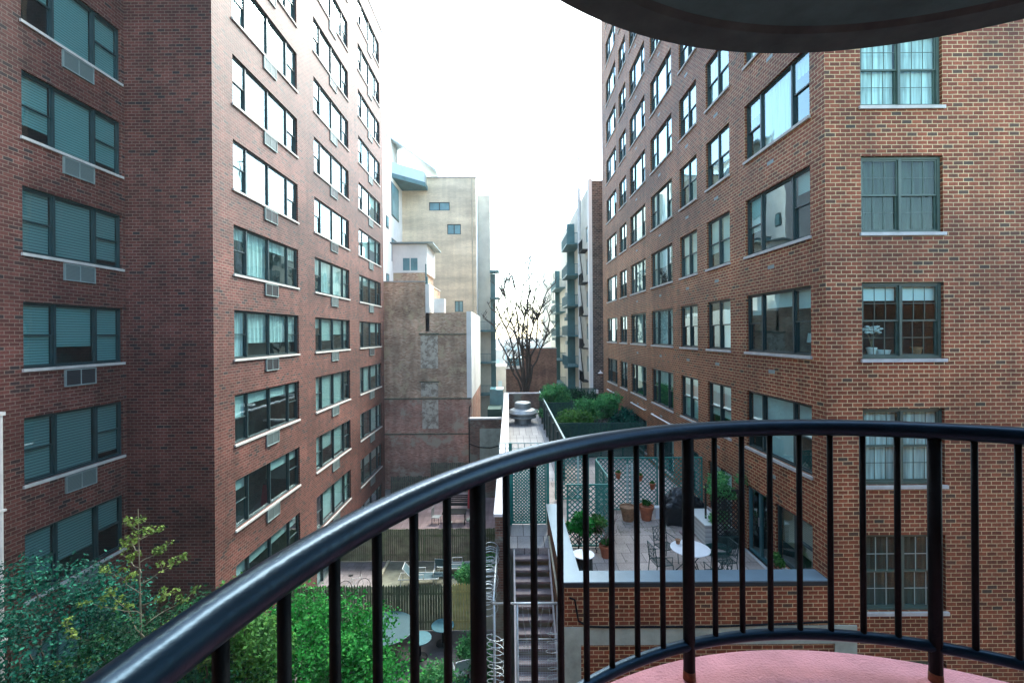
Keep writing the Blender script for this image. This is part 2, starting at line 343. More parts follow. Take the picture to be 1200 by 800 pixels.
# ------------------------------------------------------------------ windows (local: x along, outward -y, z up from the sill; y=0 is the wall face)
WIN = {}
def window_proto(key, lights, H, fmat, gmat, grid=None, munt=None, ft=.045, y0=.07):
    fr = MB(); gl = MB(); W = sum(w for w, _ in lights); x = 0.0; cells = []
    fr.box(0, W, y0, y0+.09, H-ft, H); fr.box(0, W, y0, y0+.09, 0, ft)
    fr.box(0, ft, y0, y0+.09, ft, H-ft); fr.box(W-ft, W, y0, y0+.09, ft, H-ft)
    for i, (w, t) in enumerate(lights):
        xa = x + (ft if i == 0 else .03); xb = x + w - (ft if i == len(lights)-1 else .03)
        if i: fr.box(x-.03, x+.03, y0-.012, y0+.085, ft, H-ft)
        if t == 'dh':
            mz = H * .5
            for (za, zb, yy) in ((mz-.02, H-ft, y0+.018), (ft, mz+.02, y0+.05)):
                s = .035
                fr.box(xa, xb, yy, yy+.028, zb-s, zb); fr.box(xa, xb, yy, yy+.028, za, za+s)
                fr.box(xa, xa+s, yy, yy+.028, za+s, zb-s); fr.box(xb-s, xb, yy, yy+.028, za+s, zb-s)
                gl.quad((xa+s, yy+.014, za+s), (xb-s, yy+.014, za+s), (xb-s, yy+.014, zb-s), (xa+s, yy+.014, zb-s))
                cells.append((xa+s, xb-s, za+s, zb-s, yy))
        else:
            s = .03; yy = y0+.03
            fr.box(xa, xb, yy, yy+.028, H-ft-s, H-ft); fr.box(xa, xb, yy, yy+.028, ft, ft+s)
            fr.box(xa, xa+s, yy, yy+.028, ft+s, H-ft-s); fr.box(xb-s, xb, yy, yy+.028, ft+s, H-ft-s)
            gl.quad((xa+s, yy+.014, ft+s), (xb-s, yy+.014, ft+s), (xb-s, yy+.014, H-ft-s), (xa+s, yy+.014, H-ft-s))
        x += w
    d = {'frame': fr.data('window', M[fmat]), 'pane': gl.data('pane', M[gmat]), 'W': W, 'H': H, 'lights': lights}
    if grid:
        mu = MB()
        for (a, b, c, e, yy) in cells:
            for k in range(1, grid[0]): xx = a + (b-a)*k/grid[0]; mu.box(xx-.008, xx+.008, yy+.004, yy+.012, c, e)
            for k in range(1, grid[1]): zz = c + (e-c)*k/grid[1]; mu.box(a, b, yy+.001, yy+.0035, zz-.008, zz+.008)
        d['muntin'] = mu.data('muntin', M[munt or fmat])
    sl = MB(); sl.box(-.04, W+.04, -.05, y0+.01, -.075, -.002); d['sill'] = sl.data('sill', M['sill'])
    d['blinds'] = {}
    WIN[key] = d; return d
def blind_mesh(d, pattern, mat):
    k = (tuple(pattern), mat)
    if k not in d['blinds']:
        mb = MB(); x = 0
        for (w, _), (f, lo) in zip(d['lights'], pattern):
            if f > .02:
                a, b = x+.05, x+w-.05; top = d['H']-.05; bot = top-(top-.05)*f
                n = 10 if 'curtain' in mat else 1
                for i in range(n):
                    xa, xb = a+(b-a)*i/n, a+(b-a)*(i+1)/n; ya = .185 + (.02 if i % 2 else 0); yb = .185 + (0 if i % 2 else .02)
                    if n == 1: ya = yb = .18
                    mb.quad((xa, ya, bot), (xb, yb, bot), (xb, yb, top), (xa, ya, top))
            x += w
        d['blinds'][k] = mb.data('blind', M[mat]) if mb.f else None
    return d['blinds'][k]
def put_window(key, parent, loc, rz, rnd, mats=('blind','shade','curtain_light'), force=None, prob=.75):
    d = WIN[key]; w = link('window', d['frame'], parent); w.location = loc; w.rotation_euler = (0,0,rz)
    link('pane', d['pane'], w); link('sill', d['sill'], w)
    if 'muntin' in d: link('muntin', d['muntin'], w)
    if force is not None: pat, mat = force
    else:
        mat = rnd.choice(mats); base = rnd.choice([1,1,.9,.7,.55,.4,.25])
        pat = [(base if rnd.random() < prob else rnd.choice([0,.3,.5,1]), 0) for _ in d['lights']]
    bm_ = blind_mesh(d, pat, mat)
    if bm_: link('curtain' if 'curtain' in mat else 'blind', bm_, w)
    return w

# ------------------------------------------------------------------ world, sun, camera
w = bpy.data.worlds.new('World'); scene.world = w; w.use_nodes = True
nt = w.node_tree; bg = nt.nodes['Background']
SUN_EL, SUN_AZ = R(46), R(28)        # high, nearly ahead, seen through a white overcast
sky = nt.nodes.new('ShaderNodeTexSky'); sky.sky_type = 'NISHITA'; sky.sun_disc = False
sky.sun_elevation = SUN_EL; sky.sun_rotation = SUN_AZ; sky.air_density = 1.0; sky.dust_density = 1.0; sky.ozone_density = 1.0; sky.altitude = 0
tn = nt.nodes.new('ShaderNodeVectorMath'); tn.operation = 'MULTIPLY'; tn.inputs[1].default_value = (.96, 1.0, .90)   # thin high cloud takes the edge off the blue
nt.links.new(sky.outputs[0], tn.inputs[0]); nt.links.new(tn.outputs[0], bg.inputs[0]); bg.inputs[1].default_value = .15
sl = bpy.data.lights.new('sun', 'SUN'); sl.energy = 2.0; sl.angle = R(30); sl.color = (.97, 1.0, .93)
so = bpy.data.objects.new('sun', sl); COL.objects.link(so)
d = Vector((math.sin(SUN_AZ)*math.cos(SUN_EL), math.cos(SUN_AZ)*math.cos(SUN_EL), math.sin(SUN_EL)))
so.rotation_euler = d.to_track_quat('Z', 'Y').to_euler(); so.location = (0, 20, 60)
cam = bpy.data.cameras.new('camera'); co = bpy.data.objects.new('camera', cam); COL.objects.link(co); scene.camera = co
cam.sensor_width = 36; cam.lens = 540/1200*36; cam.shift_x = 3/1200; cam.shift_y = -8/1200; cam.clip_start = .05; cam.clip_end = 3000
co.matrix_world = Matrix.Rotation(R(90), 4, 'X') @ Matrix.Rotation(-.0075, 4, 'Z')
vs = scene.view_settings; vs.view_transform = 'Standard'; vs.look = 'None'; vs.gamma = 1; vs.use_curve_mapping = False; vs.exposure = 2.85
cy = scene.cycles; cy.max_bounces = 7; cy.diffuse_bounces = 4; cy.glossy_bounces = 4; cy.transparent_max_bounces = 12; cy.transmission_bounces = 4
cy.caustics_reflective = False; cy.caustics_refractive = False; cy.use_denoising = True; cy.sample_clamp_indirect = 6

# ------------------------------------------------------------------ ground
MB().quad((-600,-200,GZ),(600,-200,GZ),(600,1200,GZ),(-600,1200,GZ)); g = MB(); g.quad((-600,-200,GZ),(600,-200,GZ),(600,1200,GZ),(-600,1200,GZ))
tag(g.build('ground', M['ground']), kind='structure')
g = MB(); g.box(-9.18, -.45, 14.3, 18.68, GZ-.1, GZ+.004); tag(g.build('yard_paving', M['yard_near']), kind='structure')
g = MB(); g.box(-6.42, -.45, 18.8, 24.4, GZ-.1, GZ+.004); tag(g.build('gravel', M['yard_mid']), kind='structure')
g = MB(); g.box(-9.18, -6.55, 18.8, 24.4, GZ-.1, GZ+.004); tag(g.build('path', M['path_grey']), kind='structure')
g = MB(); g.box(-6.55, -6.42, 18.8, 24.4, GZ-.1, GZ+.12); tag(g.build('garden_kerb', M['wood_light']), kind='structure')
g = MB(); g.box(-9.18, -.45, 24.55, 35.9, GZ-.1, GZ+.004); tag(g.build('patio', M['patio_pink']), kind='structure')

# ------------------------------------------------------------------ LEFT BUILDING
XA, XB, YC, YE, ROOF = -11.9, -9.18, 14.3, 33.7, 22.2
rnd = random.Random(4)
lb = thing('apartment_building', 'tall red brick apartment block on the left with wide windows over boxed air conditioners', 'building', (XB, YC, GZ))
LO = (XB, YC, GZ)
WH = 1.65
dA = window_proto('A', [(.85,'dh'),(1.2,'fix'),(.85,'dh')], WH, 'frame_left', 'glass')
dB = window_proto('B', [(.85,'dh'),(1.5,'fix'),(1.5,'fix'),(.85,'dh')], WH, 'frame_left', 'glass')
AY = 11.28; BY = [15.38, 21.8, 28.25]
ks = list(range(-4, 8)); top = lambda k: .90 + 2.85*k
opsA = [(AY, AY+dA['W'], top(k)-WH, top(k)) for k in ks] + [(AY-6.4, AY-6.4+dA['W'], top(k)-WH, top(k)) for k in ks]
opsB = [(y, y+dB['W'], top(k)-WH, top(k)) for k in ks for y in BY]
wl = MB()
wall_grid(wl, 'x', XA, -.4, YC, GZ, ROOF, opsA, 1); wall_grid(wl, 'x', XB, YC, YE, GZ, ROOF, opsB, 1)
wl.quad((XA, YC, GZ), (XB, YC, GZ), (XB, YC, ROOF), (XA, YC, ROOF))
wl.quad((XB, YE, GZ), (-26, YE, GZ), (-26, YE, ROOF), (XB, YE, ROOF))
wl.quad((-26, YE, GZ), (-26, -.4, GZ), (-26, -.4, ROOF), (-26, YE, ROOF))
wl.quad((-26, -.4, GZ), (XA, -.4, GZ), (XA, -.4, ROOF), (-26, -.4, ROOF))
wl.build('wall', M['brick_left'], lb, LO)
iw = MB(); iw.quad((XA-1.1,-.3,GZ),(XA-1.1,YC+1,GZ),(XA-1.1,YC+1,ROOF-.2),(XA-1.1,-.3,ROOF-.2)); iw.quad((XB-1.2,YC+.3,GZ),(XB-1.2,YE-.2,GZ),(XB-1.2,YE-.2,ROOF-.2),(XB-1.2,YC+.3,ROOF-.2))
iw.quad((XA-1.1,YC+.2,GZ),(XB-.2,YC+.2,GZ),(XB-.2,YC+.2,ROOF-.2),(XA-1.1,YC+.2,ROOF-.2))
iw.build('room_dark_sheet', M['room_dark'], lb, LO)  # flat dark sheets in place of shaded room depth
rf = MB(); rf.prism([(-25.9,-.3),(XA-.05,-.3),(XA-.05,YC+.05),(XB-.05,YC+.05),(XB-.05,YE-.05),(-25.9,YE-.05)], ROOF-.3, ROOF-.05); rf.build('roof', M['roof_tar'], lb, LO)
cp = MB(); cp.box(XB-.35, XB+.04, YC-.04, YE+.04, ROOF, ROOF+.1); cp.box(XA-.35, XA+.04, -.4, YC-.04, ROOF, ROOF+.1); cp.box(XA+.04, XB-.35, YC-.04, YC+.3, ROOF, ROOF+.1)
cp.build('coping', M['sill'], lb, LO)
acb = MB(); acb.box(0, .92, -.05, .05, 0, .03); acb.box(0, .92, -.05, .05, .43, .46); acb.box(0, .03, -.05, .05, .03, .43); acb.box(.89, .92, -.05, .05, .03, .43); acb.box(.445,.47,-.045,.05,.03,.43)
acm = acb.data('air_conditioner', M['ac_metal']); acg = MB().box(.03, .89, -.035, .04, .03, .43)
acg_l = acg.data('grille', M['ac_grille']); acg_d = acg.data('grille', M['ac_dark'])
for k in ks:
    for i, y in enumerate([AY, AY-6.4] + BY):
        a = i < 2; X = XA if a else XB; key = 'A' if a else 'B'
        if a:
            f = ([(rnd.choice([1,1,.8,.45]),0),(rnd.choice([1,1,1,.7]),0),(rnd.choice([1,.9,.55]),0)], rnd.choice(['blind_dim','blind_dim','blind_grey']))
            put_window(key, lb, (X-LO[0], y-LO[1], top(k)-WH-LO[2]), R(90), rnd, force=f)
        else: put_window(key, lb, (X-LO[0], y-LO[1], top(k)-WH-LO[2]), R(90), rnd)
        ac = link('air_conditioner', acm, lb); ac.rotation_euler = (0,0,R(90))
        off = 1.02 if a else 1.95
        ac.location = (X-LO[0], y+off-LO[1], top(k)-WH-.555-LO[2])
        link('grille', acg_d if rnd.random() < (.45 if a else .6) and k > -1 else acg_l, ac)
dp = MB(); dp.tube([(XA+.1, 10.62, GZ), (XA+.1, 10.62, -1.75)], .075, 10); dp.box(XA, XA+.2, 10.55, 10.69, -1.78, -1.7)
for z in (-4, -7): dp.box(XA, XA+.19, 10.53, 10.71, z, z+.05)
tag(dp.build('downpipe', M['concrete_light'], None, (XA+.1, 10.62, GZ), smooth=False), 'pale upright pipe on the brick wall at the left edge of the view', 'pipe')

# ------------------------------------------------------------------ RIGHT BUILDING
XR, YF, YRE, ROOFR = 7.15, 10.4, 35.1, 26.5
rb = thing('apartment_building', 'tall red brick apartment block on the right, behind the terrace with round table', 'building', (XR, YF, GZ)); RO = (XR, YF, GZ)
RH = 1.68
window_proto('R3', [(.78,'dh'),(1.44,'fix'),(.78,'dh')], RH, 'frame_right', 'glass')
window_proto('R2', [(.875,'dh'),(.875,'dh')], RH, 'frame_right', 'glass')
window_proto('RF', [(.925,'dh'),(.925,'dh')], 1.73, 'frame_front', 'glass_front', (3,2), 'frame_front', ft=.065)
window_proto('RM', [(.925,'dh'),(.925,'dh')], 1.73, 'frame_front', 'glass_front', (3,2), 'muntin_white')
cols = [('R3',10.92),('R2',14.9),('R2',17.5),('R3',20.15),('R3',24.1),('R2',28.0),('R3',30.6)]
topR = lambda k: 1.12 + 2.85*k
kr = list(range(-2, 9)); ops = []
for key, y in cols:
    for k in kr:
        if k == -2 and y < 12: continue
        ops.append((y, y+WIN[key]['W'], topR(k)-RH, topR(k)))
DOOR = (12.72, 13.95, FL+.01, -4.58); LOWW = (10.92, 12.45, FL+.45, -4.58)
ops += [DOOR, LOWW]
ksf = list(range(-4, 6)); FX = 7.96
opf = [(FX, FX+1.85, topR(k)-1.73, topR(k)) for k in ksf] + [(FX+5.2, FX+7.05, topR(k)-1.73, topR(k)) for k in ksf]
wl = MB(); wall_grid(wl, 'x', XR, YF, YRE, GZ, ROOFR, ops, -1); wall_grid(wl, 'y', YF, XR, 24, GZ, ROOFR, opf, -1, .16)
wl.quad((XR, YRE, GZ), (24, YRE, GZ), (24, YRE, ROOFR), (XR, YRE, ROOFR)); wl.quad((24, YF, GZ), (24, YRE, GZ), (24, YRE, ROOFR), (24, YF, ROOFR))
wl.build('wall', M['brick_right'], rb, RO)
iw = MB(); iw.quad((XR+1.2,YF+1.2,GZ),(XR+1.2,YRE-.2,GZ),(XR+1.2,YRE-.2,ROOFR-.3),(XR+1.2,YF+1.2,ROOFR-.3)); iw.quad((XR+.2,YF+1.3,GZ),(23.8,YF+1.3,GZ),(23.8,YF+1.3,ROOFR-.3),(XR+.2,YF+1.3,ROOFR-.3))
iw.build('room_dark_sheet', M['room_dark'], rb, RO)
MB().prism([(XR+.05,YF+.05),(23.9,YF+.05),(23.9,YRE-.05),(XR+.05,YRE-.05)], ROOFR-.3, ROOFR-.05).build('roof', M['roof_tar'], rb, RO)
cp = MB(); cp.box(XR-.04, XR+.35, YF+.35, YRE+.04, ROOFR, ROOFR+.1); cp.box(XR-.04, 24, YF-.04, YF+.35, ROOFR, ROOFR+.1); cp.build('coping', M['sill'], rb, RO)
vm = MB().box(0, .30, -.006, .02, 0, .10).data('vent', M['ac_metal'])
rnd = random.Random(11)
for key, y in cols:
    for k in kr:
        if k == -2 and y < 12: continue
        W = WIN[key]['W']; f = None
        if y < 12 and k == -1: f = ([(.55,0),(1,0),(.5,0)], 'shade')
        if y < 12 and k == 0: f = ([(.35,0),(.25,0),(.3,0)], 'shade')
        if y < 12 and k == 1: f = ([(.6,0),(0,0),(.3,0)], 'blind')
        put_window(key, rb, (0, y+W-RO[1], topR(k)-RH-RO[2]), R(-90), rnd, mats=('shade','blind','curtain_light','curtain_light'), force=f, prob=.6)
        if y < 25:
            v = link('vent', vm, rb); v.location = (0, y+W*.55+.15-RO[1], topR(k)-RH-.55-RO[2]); v.rotation_euler = (0,0,R(-90))
fmats = {2:('curtain_light',[(1,0),(1,0)]), 1:('curtain_dark',[(1,0),(1,0)]), 0:('shade',[(.22,0),(.22,0)]), -1:('curtain_light',[(1,0),(1,0)]), -2:('curtain_green',[(1,0),(1,0)])}
for k in ksf:
    f = fmats.get(k, ('curtain_light',[(1,0),(.8,0)]))
    put_window('RM' if k == -2 else 'RF', rb, (FX-RO[0], 0, topR(k)-1.73-RO[2]), 0, rnd, force=(f[1], f[0]))
    put_window('RF', rb, (FX+5.2-RO[0], 0, topR(k)-1.73-RO[2]), 0, rnd)
# glazed terrace door and low window beside it
a, b, z0, z1 = DOOR; dm = MB(); yy = XR+.06
for (p, q, r_, s_) in ((a, a+.07, z0, z1), (b-.07, b, z0, z1), ((a+b)/2-.04, (a+b)/2+.04, z0+.07, z1-.07), (a+.07, b-.07, z1-.07, z1), (a+.07, b-.07, z0, z0+.07)):
    dm.box(yy, yy+.08, p, q, r_, s_)
dr = dm.build('door', M['teal_metal'], rb, RO)
pn = MB(); pn.quad((yy+.04,a,z0),(yy+.04,b,z0),(yy+.04,b,z1),(yy+.04,a,z1)); pn.build('pane', M['glass'], dr, RO)
hd = MB(); hd.tube([(yy-.04, a+.60, z0+.95), (yy-.04, a+.60, z0+1.2)], .012, 6); hd.build('handle', M['aluminium'], dr, RO)
MB().box(XR-.10, XR+.06, a-.05, b+.05, FL, FL+.01).build('door_sill', M['sill'], rb, RO)
a, b, z0, z1 = LOWW; dm = MB()
for (p, q, r_, s_) in ((a, a+.06, z0, z1), (b-.06, b, z0, z1), (a+.72, a+.80, z0+.06, z1-.06), (a+.06, b-.06, z1-.06, z1), (a+.06, b-.06, z0, z0+.06), (a+.06, a+.72, z0+.85, z0+.9)):
    dm.box(yy, yy+.08, p, q, r_, s_)
lw = dm.build('window', M['frame_right'], rb, RO)
pn = MB(); pn.quad((yy+.04,a,z0),(yy+.04,b,z0),(yy+.04,b,z1),(yy+.04,a,z1)); pn.build('pane', M['glass'], lw, RO)
bl = MB(); bl.quad((yy+.14,a,z0+.5),(yy+.14,b,z0+.5),(yy+.14,b,z1),(yy+.14,a,z1)); bl.build('blind', M['curtain_tan'], lw, RO)
MB().box(XR-.06, XR+.07, a-.04, b+.04, z0-.07, z0-.002).build('sill', M['sill'], lw, RO)

# plants and vase behind the front window panes
def pot_plain(name, mat, loc, r, h, parent=None):
    m = MB(); m.lathe([(r*.68,0),(r*.95,h*.82),(r*1.08,h*.82),(r*1.08,h),(r*.92,h),(r*.88,h*.9),(0.001,h*.9)], (0,0,0), 20); o = m.build(name, mat, parent); o.location = loc; return o
WZ = topR(0)-1.73
t = thing('orchid', 'white orchid in a pale pot on the sill inside the front window', 'plant', (FX+.42, YF+.27, WZ+.05))
pot_plain('pot', M['white_enamel'], (0,0,0), .10, .2, t)
m = MB(); fl = MB(); r2 = random.Random(3)
for i in range(5):
    a = i*1.25; p = [(0,0,.18),(.05*math.cos(a),.02*math.sin(a),.4),(.17*math.cos(a),.03*math.sin(a),.62)]; m.tube(p, .006, 5)
    for j in range(6):
        q = (p[2][0]+r2.uniform(-.07,.07), p[2][1]+r2.uniform(-.02,.02), p[2][2]+r2.uniform(-.09,.06)); fl.lathe([(.002,-.03),(.055,0),(.045,.018),(.002,.03)], q, 7)
m.build('stem', M['bark_pale'], t); fl.build('flower', M['white_enamel'], t)
pt = pot_plain('flower_pot', M['terracotta_old'], (FX+1.52, YF+.34, WZ+.05), .11, .2); tag(pt, 'small clay pot on the sill inside the front window, beside the orchid', 'pot')
bk = MB(); bk.lathe([(.13,0),(.17,.14),(.16,.14),(.12,.02),(.001,.02)], (0,0,0), 16); o = bk.build('bowl', M['white_enamel']); o.location = (FX+.72, YF+.34, WZ+.05); tag(o, 'low white bowl on the sill inside the front window', 'bowl')
tb = MB(); tb.lathe([(.09,0),(.09,.02),(.02,.03),(.02,.3),(.03,.3),(.13,.33),(.10,.56),(.095,.56),(.12,.34),(.001,.34)], (0,0,0), 16); o = tb.build('table_lamp', M['shade']); o.location = (XR+.45, 11.55, topR(0)-RH-.02); tag(o, 'pale table lamp standing inside the wide window of the right block', 'lamp')

# ------------------------------------------------------------------ OWN BUILDING (unseen behind the camera, kept low to let in sky light) and the balconies
CX, CY, CR = 1.29, .335, 1.79
ob = thing('apartment_building', 'brick block carrying the round balconies', 'building', (0, -.75, GZ)); OO = (0, -.75, GZ)
wl = MB(); wall_grid(wl, 'y', -.75, -26, 24, GZ, 3.6, [(.2, 2.4, -1.5, .75)], 1, .2); wl.quad((-26,-9,GZ),(-26,-.75,GZ),(-26,-.75,3.6),(-26,-9,3.6)); wl.quad((24,-.75,GZ),(24,-9,GZ),(24,-9,3.6),(24,-.75,3.6))
wl.quad((24,-9,GZ),(-26,-9,GZ),(-26,-9,3.6),(24,-9,3.6)); wl.build('wall', M['brick_right'], ob, OO)
MB().box(-25.9,23.9,-8.9,-.8,3.3,3.5).build('roof', M['roof_tar'], ob, OO)
dm = MB()
for (p, q, r_, s_) in ((.2,.28,-1.5,.75),(2.32,2.4,-1.5,.75),(1.26,1.34,-1.42,.67),(.28,2.32,.67,.75),(.28,2.32,-1.5,-1.42)): dm.box(p, q, -.92, -.84, r_, s_)
dr = dm.build('door', M['frame_right'], ob, OO); pn = MB(); pn.quad((.28,-.88,-1.42),(2.32,-.88,-1.42),(2.32,-.88,.67),(.28,-.88,.67)); pn.build('pane', M['glass'], dr, OO)
MB().box(-1, 3.6, -1.9, -1.8, -1.7, 1.0).build('room_dark_sheet', M['room_dark'], ob, OO)

SZ = -1.54
def disc_poly(r, seg=160, y0=-.75):
    pts = []
    for i in range(seg+1):
        a = R(-40) + R(260)*i/seg; x, y = CX + r*math.cos(a), CY + r*math.sin(a)
        if y >= y0: pts.append((x, y))
    xs = math.sqrt(max(r*r-(y0-CY)**2, 0)); return [(CX+xs, y0)] + pts + [(CX-xs, y0)]
bal = thing('balcony', 'round balcony with a pink painted floor, in the foreground', 'balcony', (CX, CY, SZ)); BO = (CX, CY, SZ)
sb = MB(); sb.prism(disc_poly(1.91), SZ-.2, SZ-.006); sb.build('slab', M['concrete'], bal, BO)
sb = MB(); sb.prism(disc_poly(1.905), SZ-.006, SZ); sb.build('floor_coating', M['pink_floor'], bal, BO)
bal2 = thing('balcony', 'dark underside of the round balcony overhead at the top of the view', 'balcony', (CX, CY, 1.31)); B2 = (CX, CY, 1.31)
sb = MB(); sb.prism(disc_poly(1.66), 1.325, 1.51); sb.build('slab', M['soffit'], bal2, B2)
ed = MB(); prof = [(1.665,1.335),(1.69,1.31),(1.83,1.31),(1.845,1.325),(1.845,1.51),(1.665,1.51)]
angs = [R(-38) + R(256)*i/180 for i in range(181)]; n0 = len(ed.v)
angs = [a for a in angs if CY + 1.83*math.sin(a) > -.74]
for a in angs:
    for r_, z in prof: ed.v.append((CX + r_*math.cos(a), CY + r_*math.sin(a), z))
for i in range(len(angs)-1):
    for k in range(6): ed.f.append((i*6+k, (i+1)*6+k, (i+1)*6+(k+1)%6, i*6+(k+1)%6))
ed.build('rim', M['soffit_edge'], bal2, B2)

rail = thing('balcony_railing', 'black painted curved steel railing around the foreground balcony', 'railing', (CX, CY, SZ))
def arc(r, z, a0=-36.0, a1=216.0, n=200): return [(CX + r*math.cos(R(a0+(a1-a0)*i/n)), CY + r*math.sin(R(a0+(a1-a0)*i/n)), z) for i in range(n+1)]
HZ, BZ = -.437, -1.387
def oval(pts, rw, rh, seg=20):
    m = MB(); n = len(pts)
    for i, p in enumerate(pts):
        d = Vector((p[0]-CX, p[1]-CY, 0)).normalized()
        for k in range(seg):
            t = 2*math.pi*k/seg; m.v.append((p[0]+d.x*rw*math.cos(t), p[1]+d.y*rw*math.cos(t), p[2]+rh*math.sin(t)))
    for i in range(n-1):
        for k in range(seg): m.f.append((i*seg+k, (i+1)*seg+k, (i+1)*seg+(k+1)%seg, i*seg+(k+1)%seg))
    return m
oval(arc(CR, HZ), .038, .037).build('handrail', M['rail_paint'], rail, BO, smooth=True)
oval(arc(CR, BZ), .024, .024).build('bottom_rail', M['rail_paint'], rail, BO, smooth=True)
for i in range(-16, 32):
    an = 106.2 + 4.375*i
    if not -34 < an < 214: continue
    x, y = CX + CR*math.cos(R(an)), CY + CR*math.sin(R(an)); post = i % 8 == 0
    if post:
        m = MB(); m.tube([(x,y,SZ+.001),(x,y,HZ-.02)], .0255, 14); p = m.build('post', M['rail_flat'], rail, BO, smooth=True)
        m = MB(); m.tube([(x,y,SZ+.002),(x,y,SZ+.03),(x,y,SZ+.042)], [.0275,.0268,.0258], 14); m.build('rust', M['rust'], p, BO, smooth=True)
    else:
        m = MB(); m.tube([(x,y,BZ),(x,y,HZ-.02)], .0125, 10); m.build('baluster', M['rail_flat'], rail, BO, smooth=True)

# ------------------------------------------------------------------ TERRACE, WALKWAY, STAIRS
g = MB(); g.box(1.53, XR, 10.86, 15.1, FL-.25, FL); g.box(1.2, XR, 15.1, 38.0, FL-.25, FL); tag(g.build('terrace_floor', M['paver']), kind='structure')
g = MB(); g.box(-.12, 1.2, 14.15, 40.5, FL-.25, FL); g.box(1.2, 2.45, 38.0, 40.5, FL-.25, FL)
g.box(1.2, 2.40, 20.6, 38.0, FL-.01, FL+.004); tag(g.build('walkway_floor', M['paver_path']), kind='structure')
rw = thing('terrace_wall', 'brick parapet with blue-grey metal coping round the near terrace edge', 'wall', (1.2, YF, GZ)); WO = (1.2, YF, GZ)
g = MB(); g.box(1.2, XR, YF, 10.75, GZ, -5.66); g.box(1.2, 1.53, 10.75, 15.1, GZ, -5.66); g.box(1.2, 1.53, 15.1, 24, GZ, FL-.26); g.build('brickwork', M['brick_right'], rw, WO)
g = MB(); g.box(1.15, XR, 10.36, 10.86, -5.60, -5.57); g.box(1.15, 1.60, 10.86, 15.15, -5.60, -5.57); g.build('coping', M['coping_metal'], rw, WO)
g = MB(); g.box(1.165, XR, 10.375, 10.845, -5.70, -5.60); g.box(1.165, 1.585, 10.845, 15.13, -5.70, -5.60); g.build('fascia', M['coping_dark'], rw, WO)
g = MB(); g.box(1.19, 7.78, 10.372, 10.42, -7.0, -6.60); g.box(1.19, 1.56, 10.378, 10.42, GZ, -7.0); g.box(7.28, 7.78, 10.378, 10.42, GZ, -7.0); g.build('concrete_band', M['concrete'], rw, WO)
cb = MB(); cb.tube([(1.3,10.33,-5.9),(1.42,10.33,-5.95),(1.46,10.33,-6.2),(1.5,10.33,-6.42),(1.72,10.33,-6.55),(2.2,10.35,-6.58),(4.5,10.35,-6.585),(7.1,10.35,-6.50)], .022, 7); tag(cb.build('cable', M['rail_flat']), 'black cable hanging down the brick parapet wall', 'cable')
g = MB(); g.box(-.12, 1.2, 14.2, 14.5, GZ, FL-.26); o = g.build('landing_wall', M['concrete'], None, (.5,14.2,GZ)); tag(o, 'grey wall under the stair landing, seen through the open steps', 'wall')
lw_ = thing('walkway_wall', 'long brick wall with white coping left of the raised walkway', 'wall', (-.45, 13.2, GZ)); LW = (-.45, 13.2, GZ)
MB().box(-.45, -.12, 13.2, 40.5, GZ, -5.2).build('brickwork', M['brick_wall'], lw_, LW)
MB().box(-.49, -.09, 13.16, 40.46, -5.2, -5.12).build('coping', M['coping_white'], lw_, LW)
ew = thing('end_wall', 'low stained wall with white coping closing the far end of the walkway', 'wall', (1, 40.5, GZ)); EO = (1, 40.5, GZ)
MB().box(-.45, 2.6, 40.5, 40.8, GZ, -5.2).build('brickwork', M['brick_wall'], ew, EO); MB().box(-.49, 2.64, 40.46, 40.84, -5.2, -5.12).build('coping', M['coping_white'], ew, EO)
st = thing('staircase', 'steel staircase with open treads climbing to the walkway gate', 'stairs', (.6, 14.15, GZ)); SO = (.6, 14.15, GZ)
for k in range(1, 28):
    y1 = 14.15 - .287*(k-1); z = FL - .19*k
    m = MB(); m.box(.12, 1.13, y1-.30, y1-.01, z-.035, z); m.box(.12, 1.13, y1-.305, y1-.30, z-.06, z+.002); m.build('tread', M['stair_metal'], st, SO)
for x in (.07, 1.13):
    m = MB(); dy, dz = -.287*28, -.19*28; n = len(m.v)
    m.v += [(xx, y, z) for xx in (x, x+.05) for (y, z) in ((14.16, FL-.30), (14.16, FL-.02), (14.15+dy, FL+dz-.02), (14.15+dy, FL+dz-.30))]
    m.f += [(n,n+1,n+2,n+3),(n+7,n+6,n+5,n+4),(n,n+4,n+5,n+1),(n+1,n+5,n+6,n+2),(n+2,n+6,n+7,n+3),(n+3,n+7,n+4,n)]
    m.build('stringer', M['concrete_light'], st, SO)

# cage of pipes and razor wire in front of the stairs
cg = thing('pipe_frame', 'galvanised pipe frame fencing off the foot of the staircase', 'frame', (.4, 10.6, GZ)); CO = (.4, 10.6, GZ)
m = MB(); m.tube([(-.42,10.6,-6.18),(1.12,10.6,-6.18)], .028, 8); m.build('top_rail', M['steel_galv'], cg, CO, smooth=True)
m = MB(); m.tube([(.12,10.6,-7.0),(1.10,10.6,-7.0)], .014, 8); m.build('brace', M['steel_galv'], cg, CO, smooth=True)
for x, z1 in ((-.40,-6.18), (.13,-6.18), (1.06,-6.18)):
    m = MB(); m.tube([(x,10.6,GZ),(x,10.6,z1)], .028, 8); m.build('post', M['steel_galv'], cg, CO, smooth=True)
m = MB(); m.tube([(-.42,10.6,-6.18),(-.40,13.15,-6.05)], .026, 8); m.build('side_rail', M['steel_galv'], cg, CO, smooth=True)
m = MB(); m.tube([(1.10,10.6,-6.18),(1.13,13.7,-6.0)], .028, 8); m.build('side_rail', M['pipe_cream'], cg, CO, smooth=True)
m = MB()
for i in range(17): m.tube([(.16+.055*i,10.6,-7.0),(.16+.055*i,10.6,-9.6)], .003, 4)
for i in range(46): m.tube([(.14,10.6,-7.05-.055*i),(1.04,10.6,-7.05-.055*i)], .003, 4)
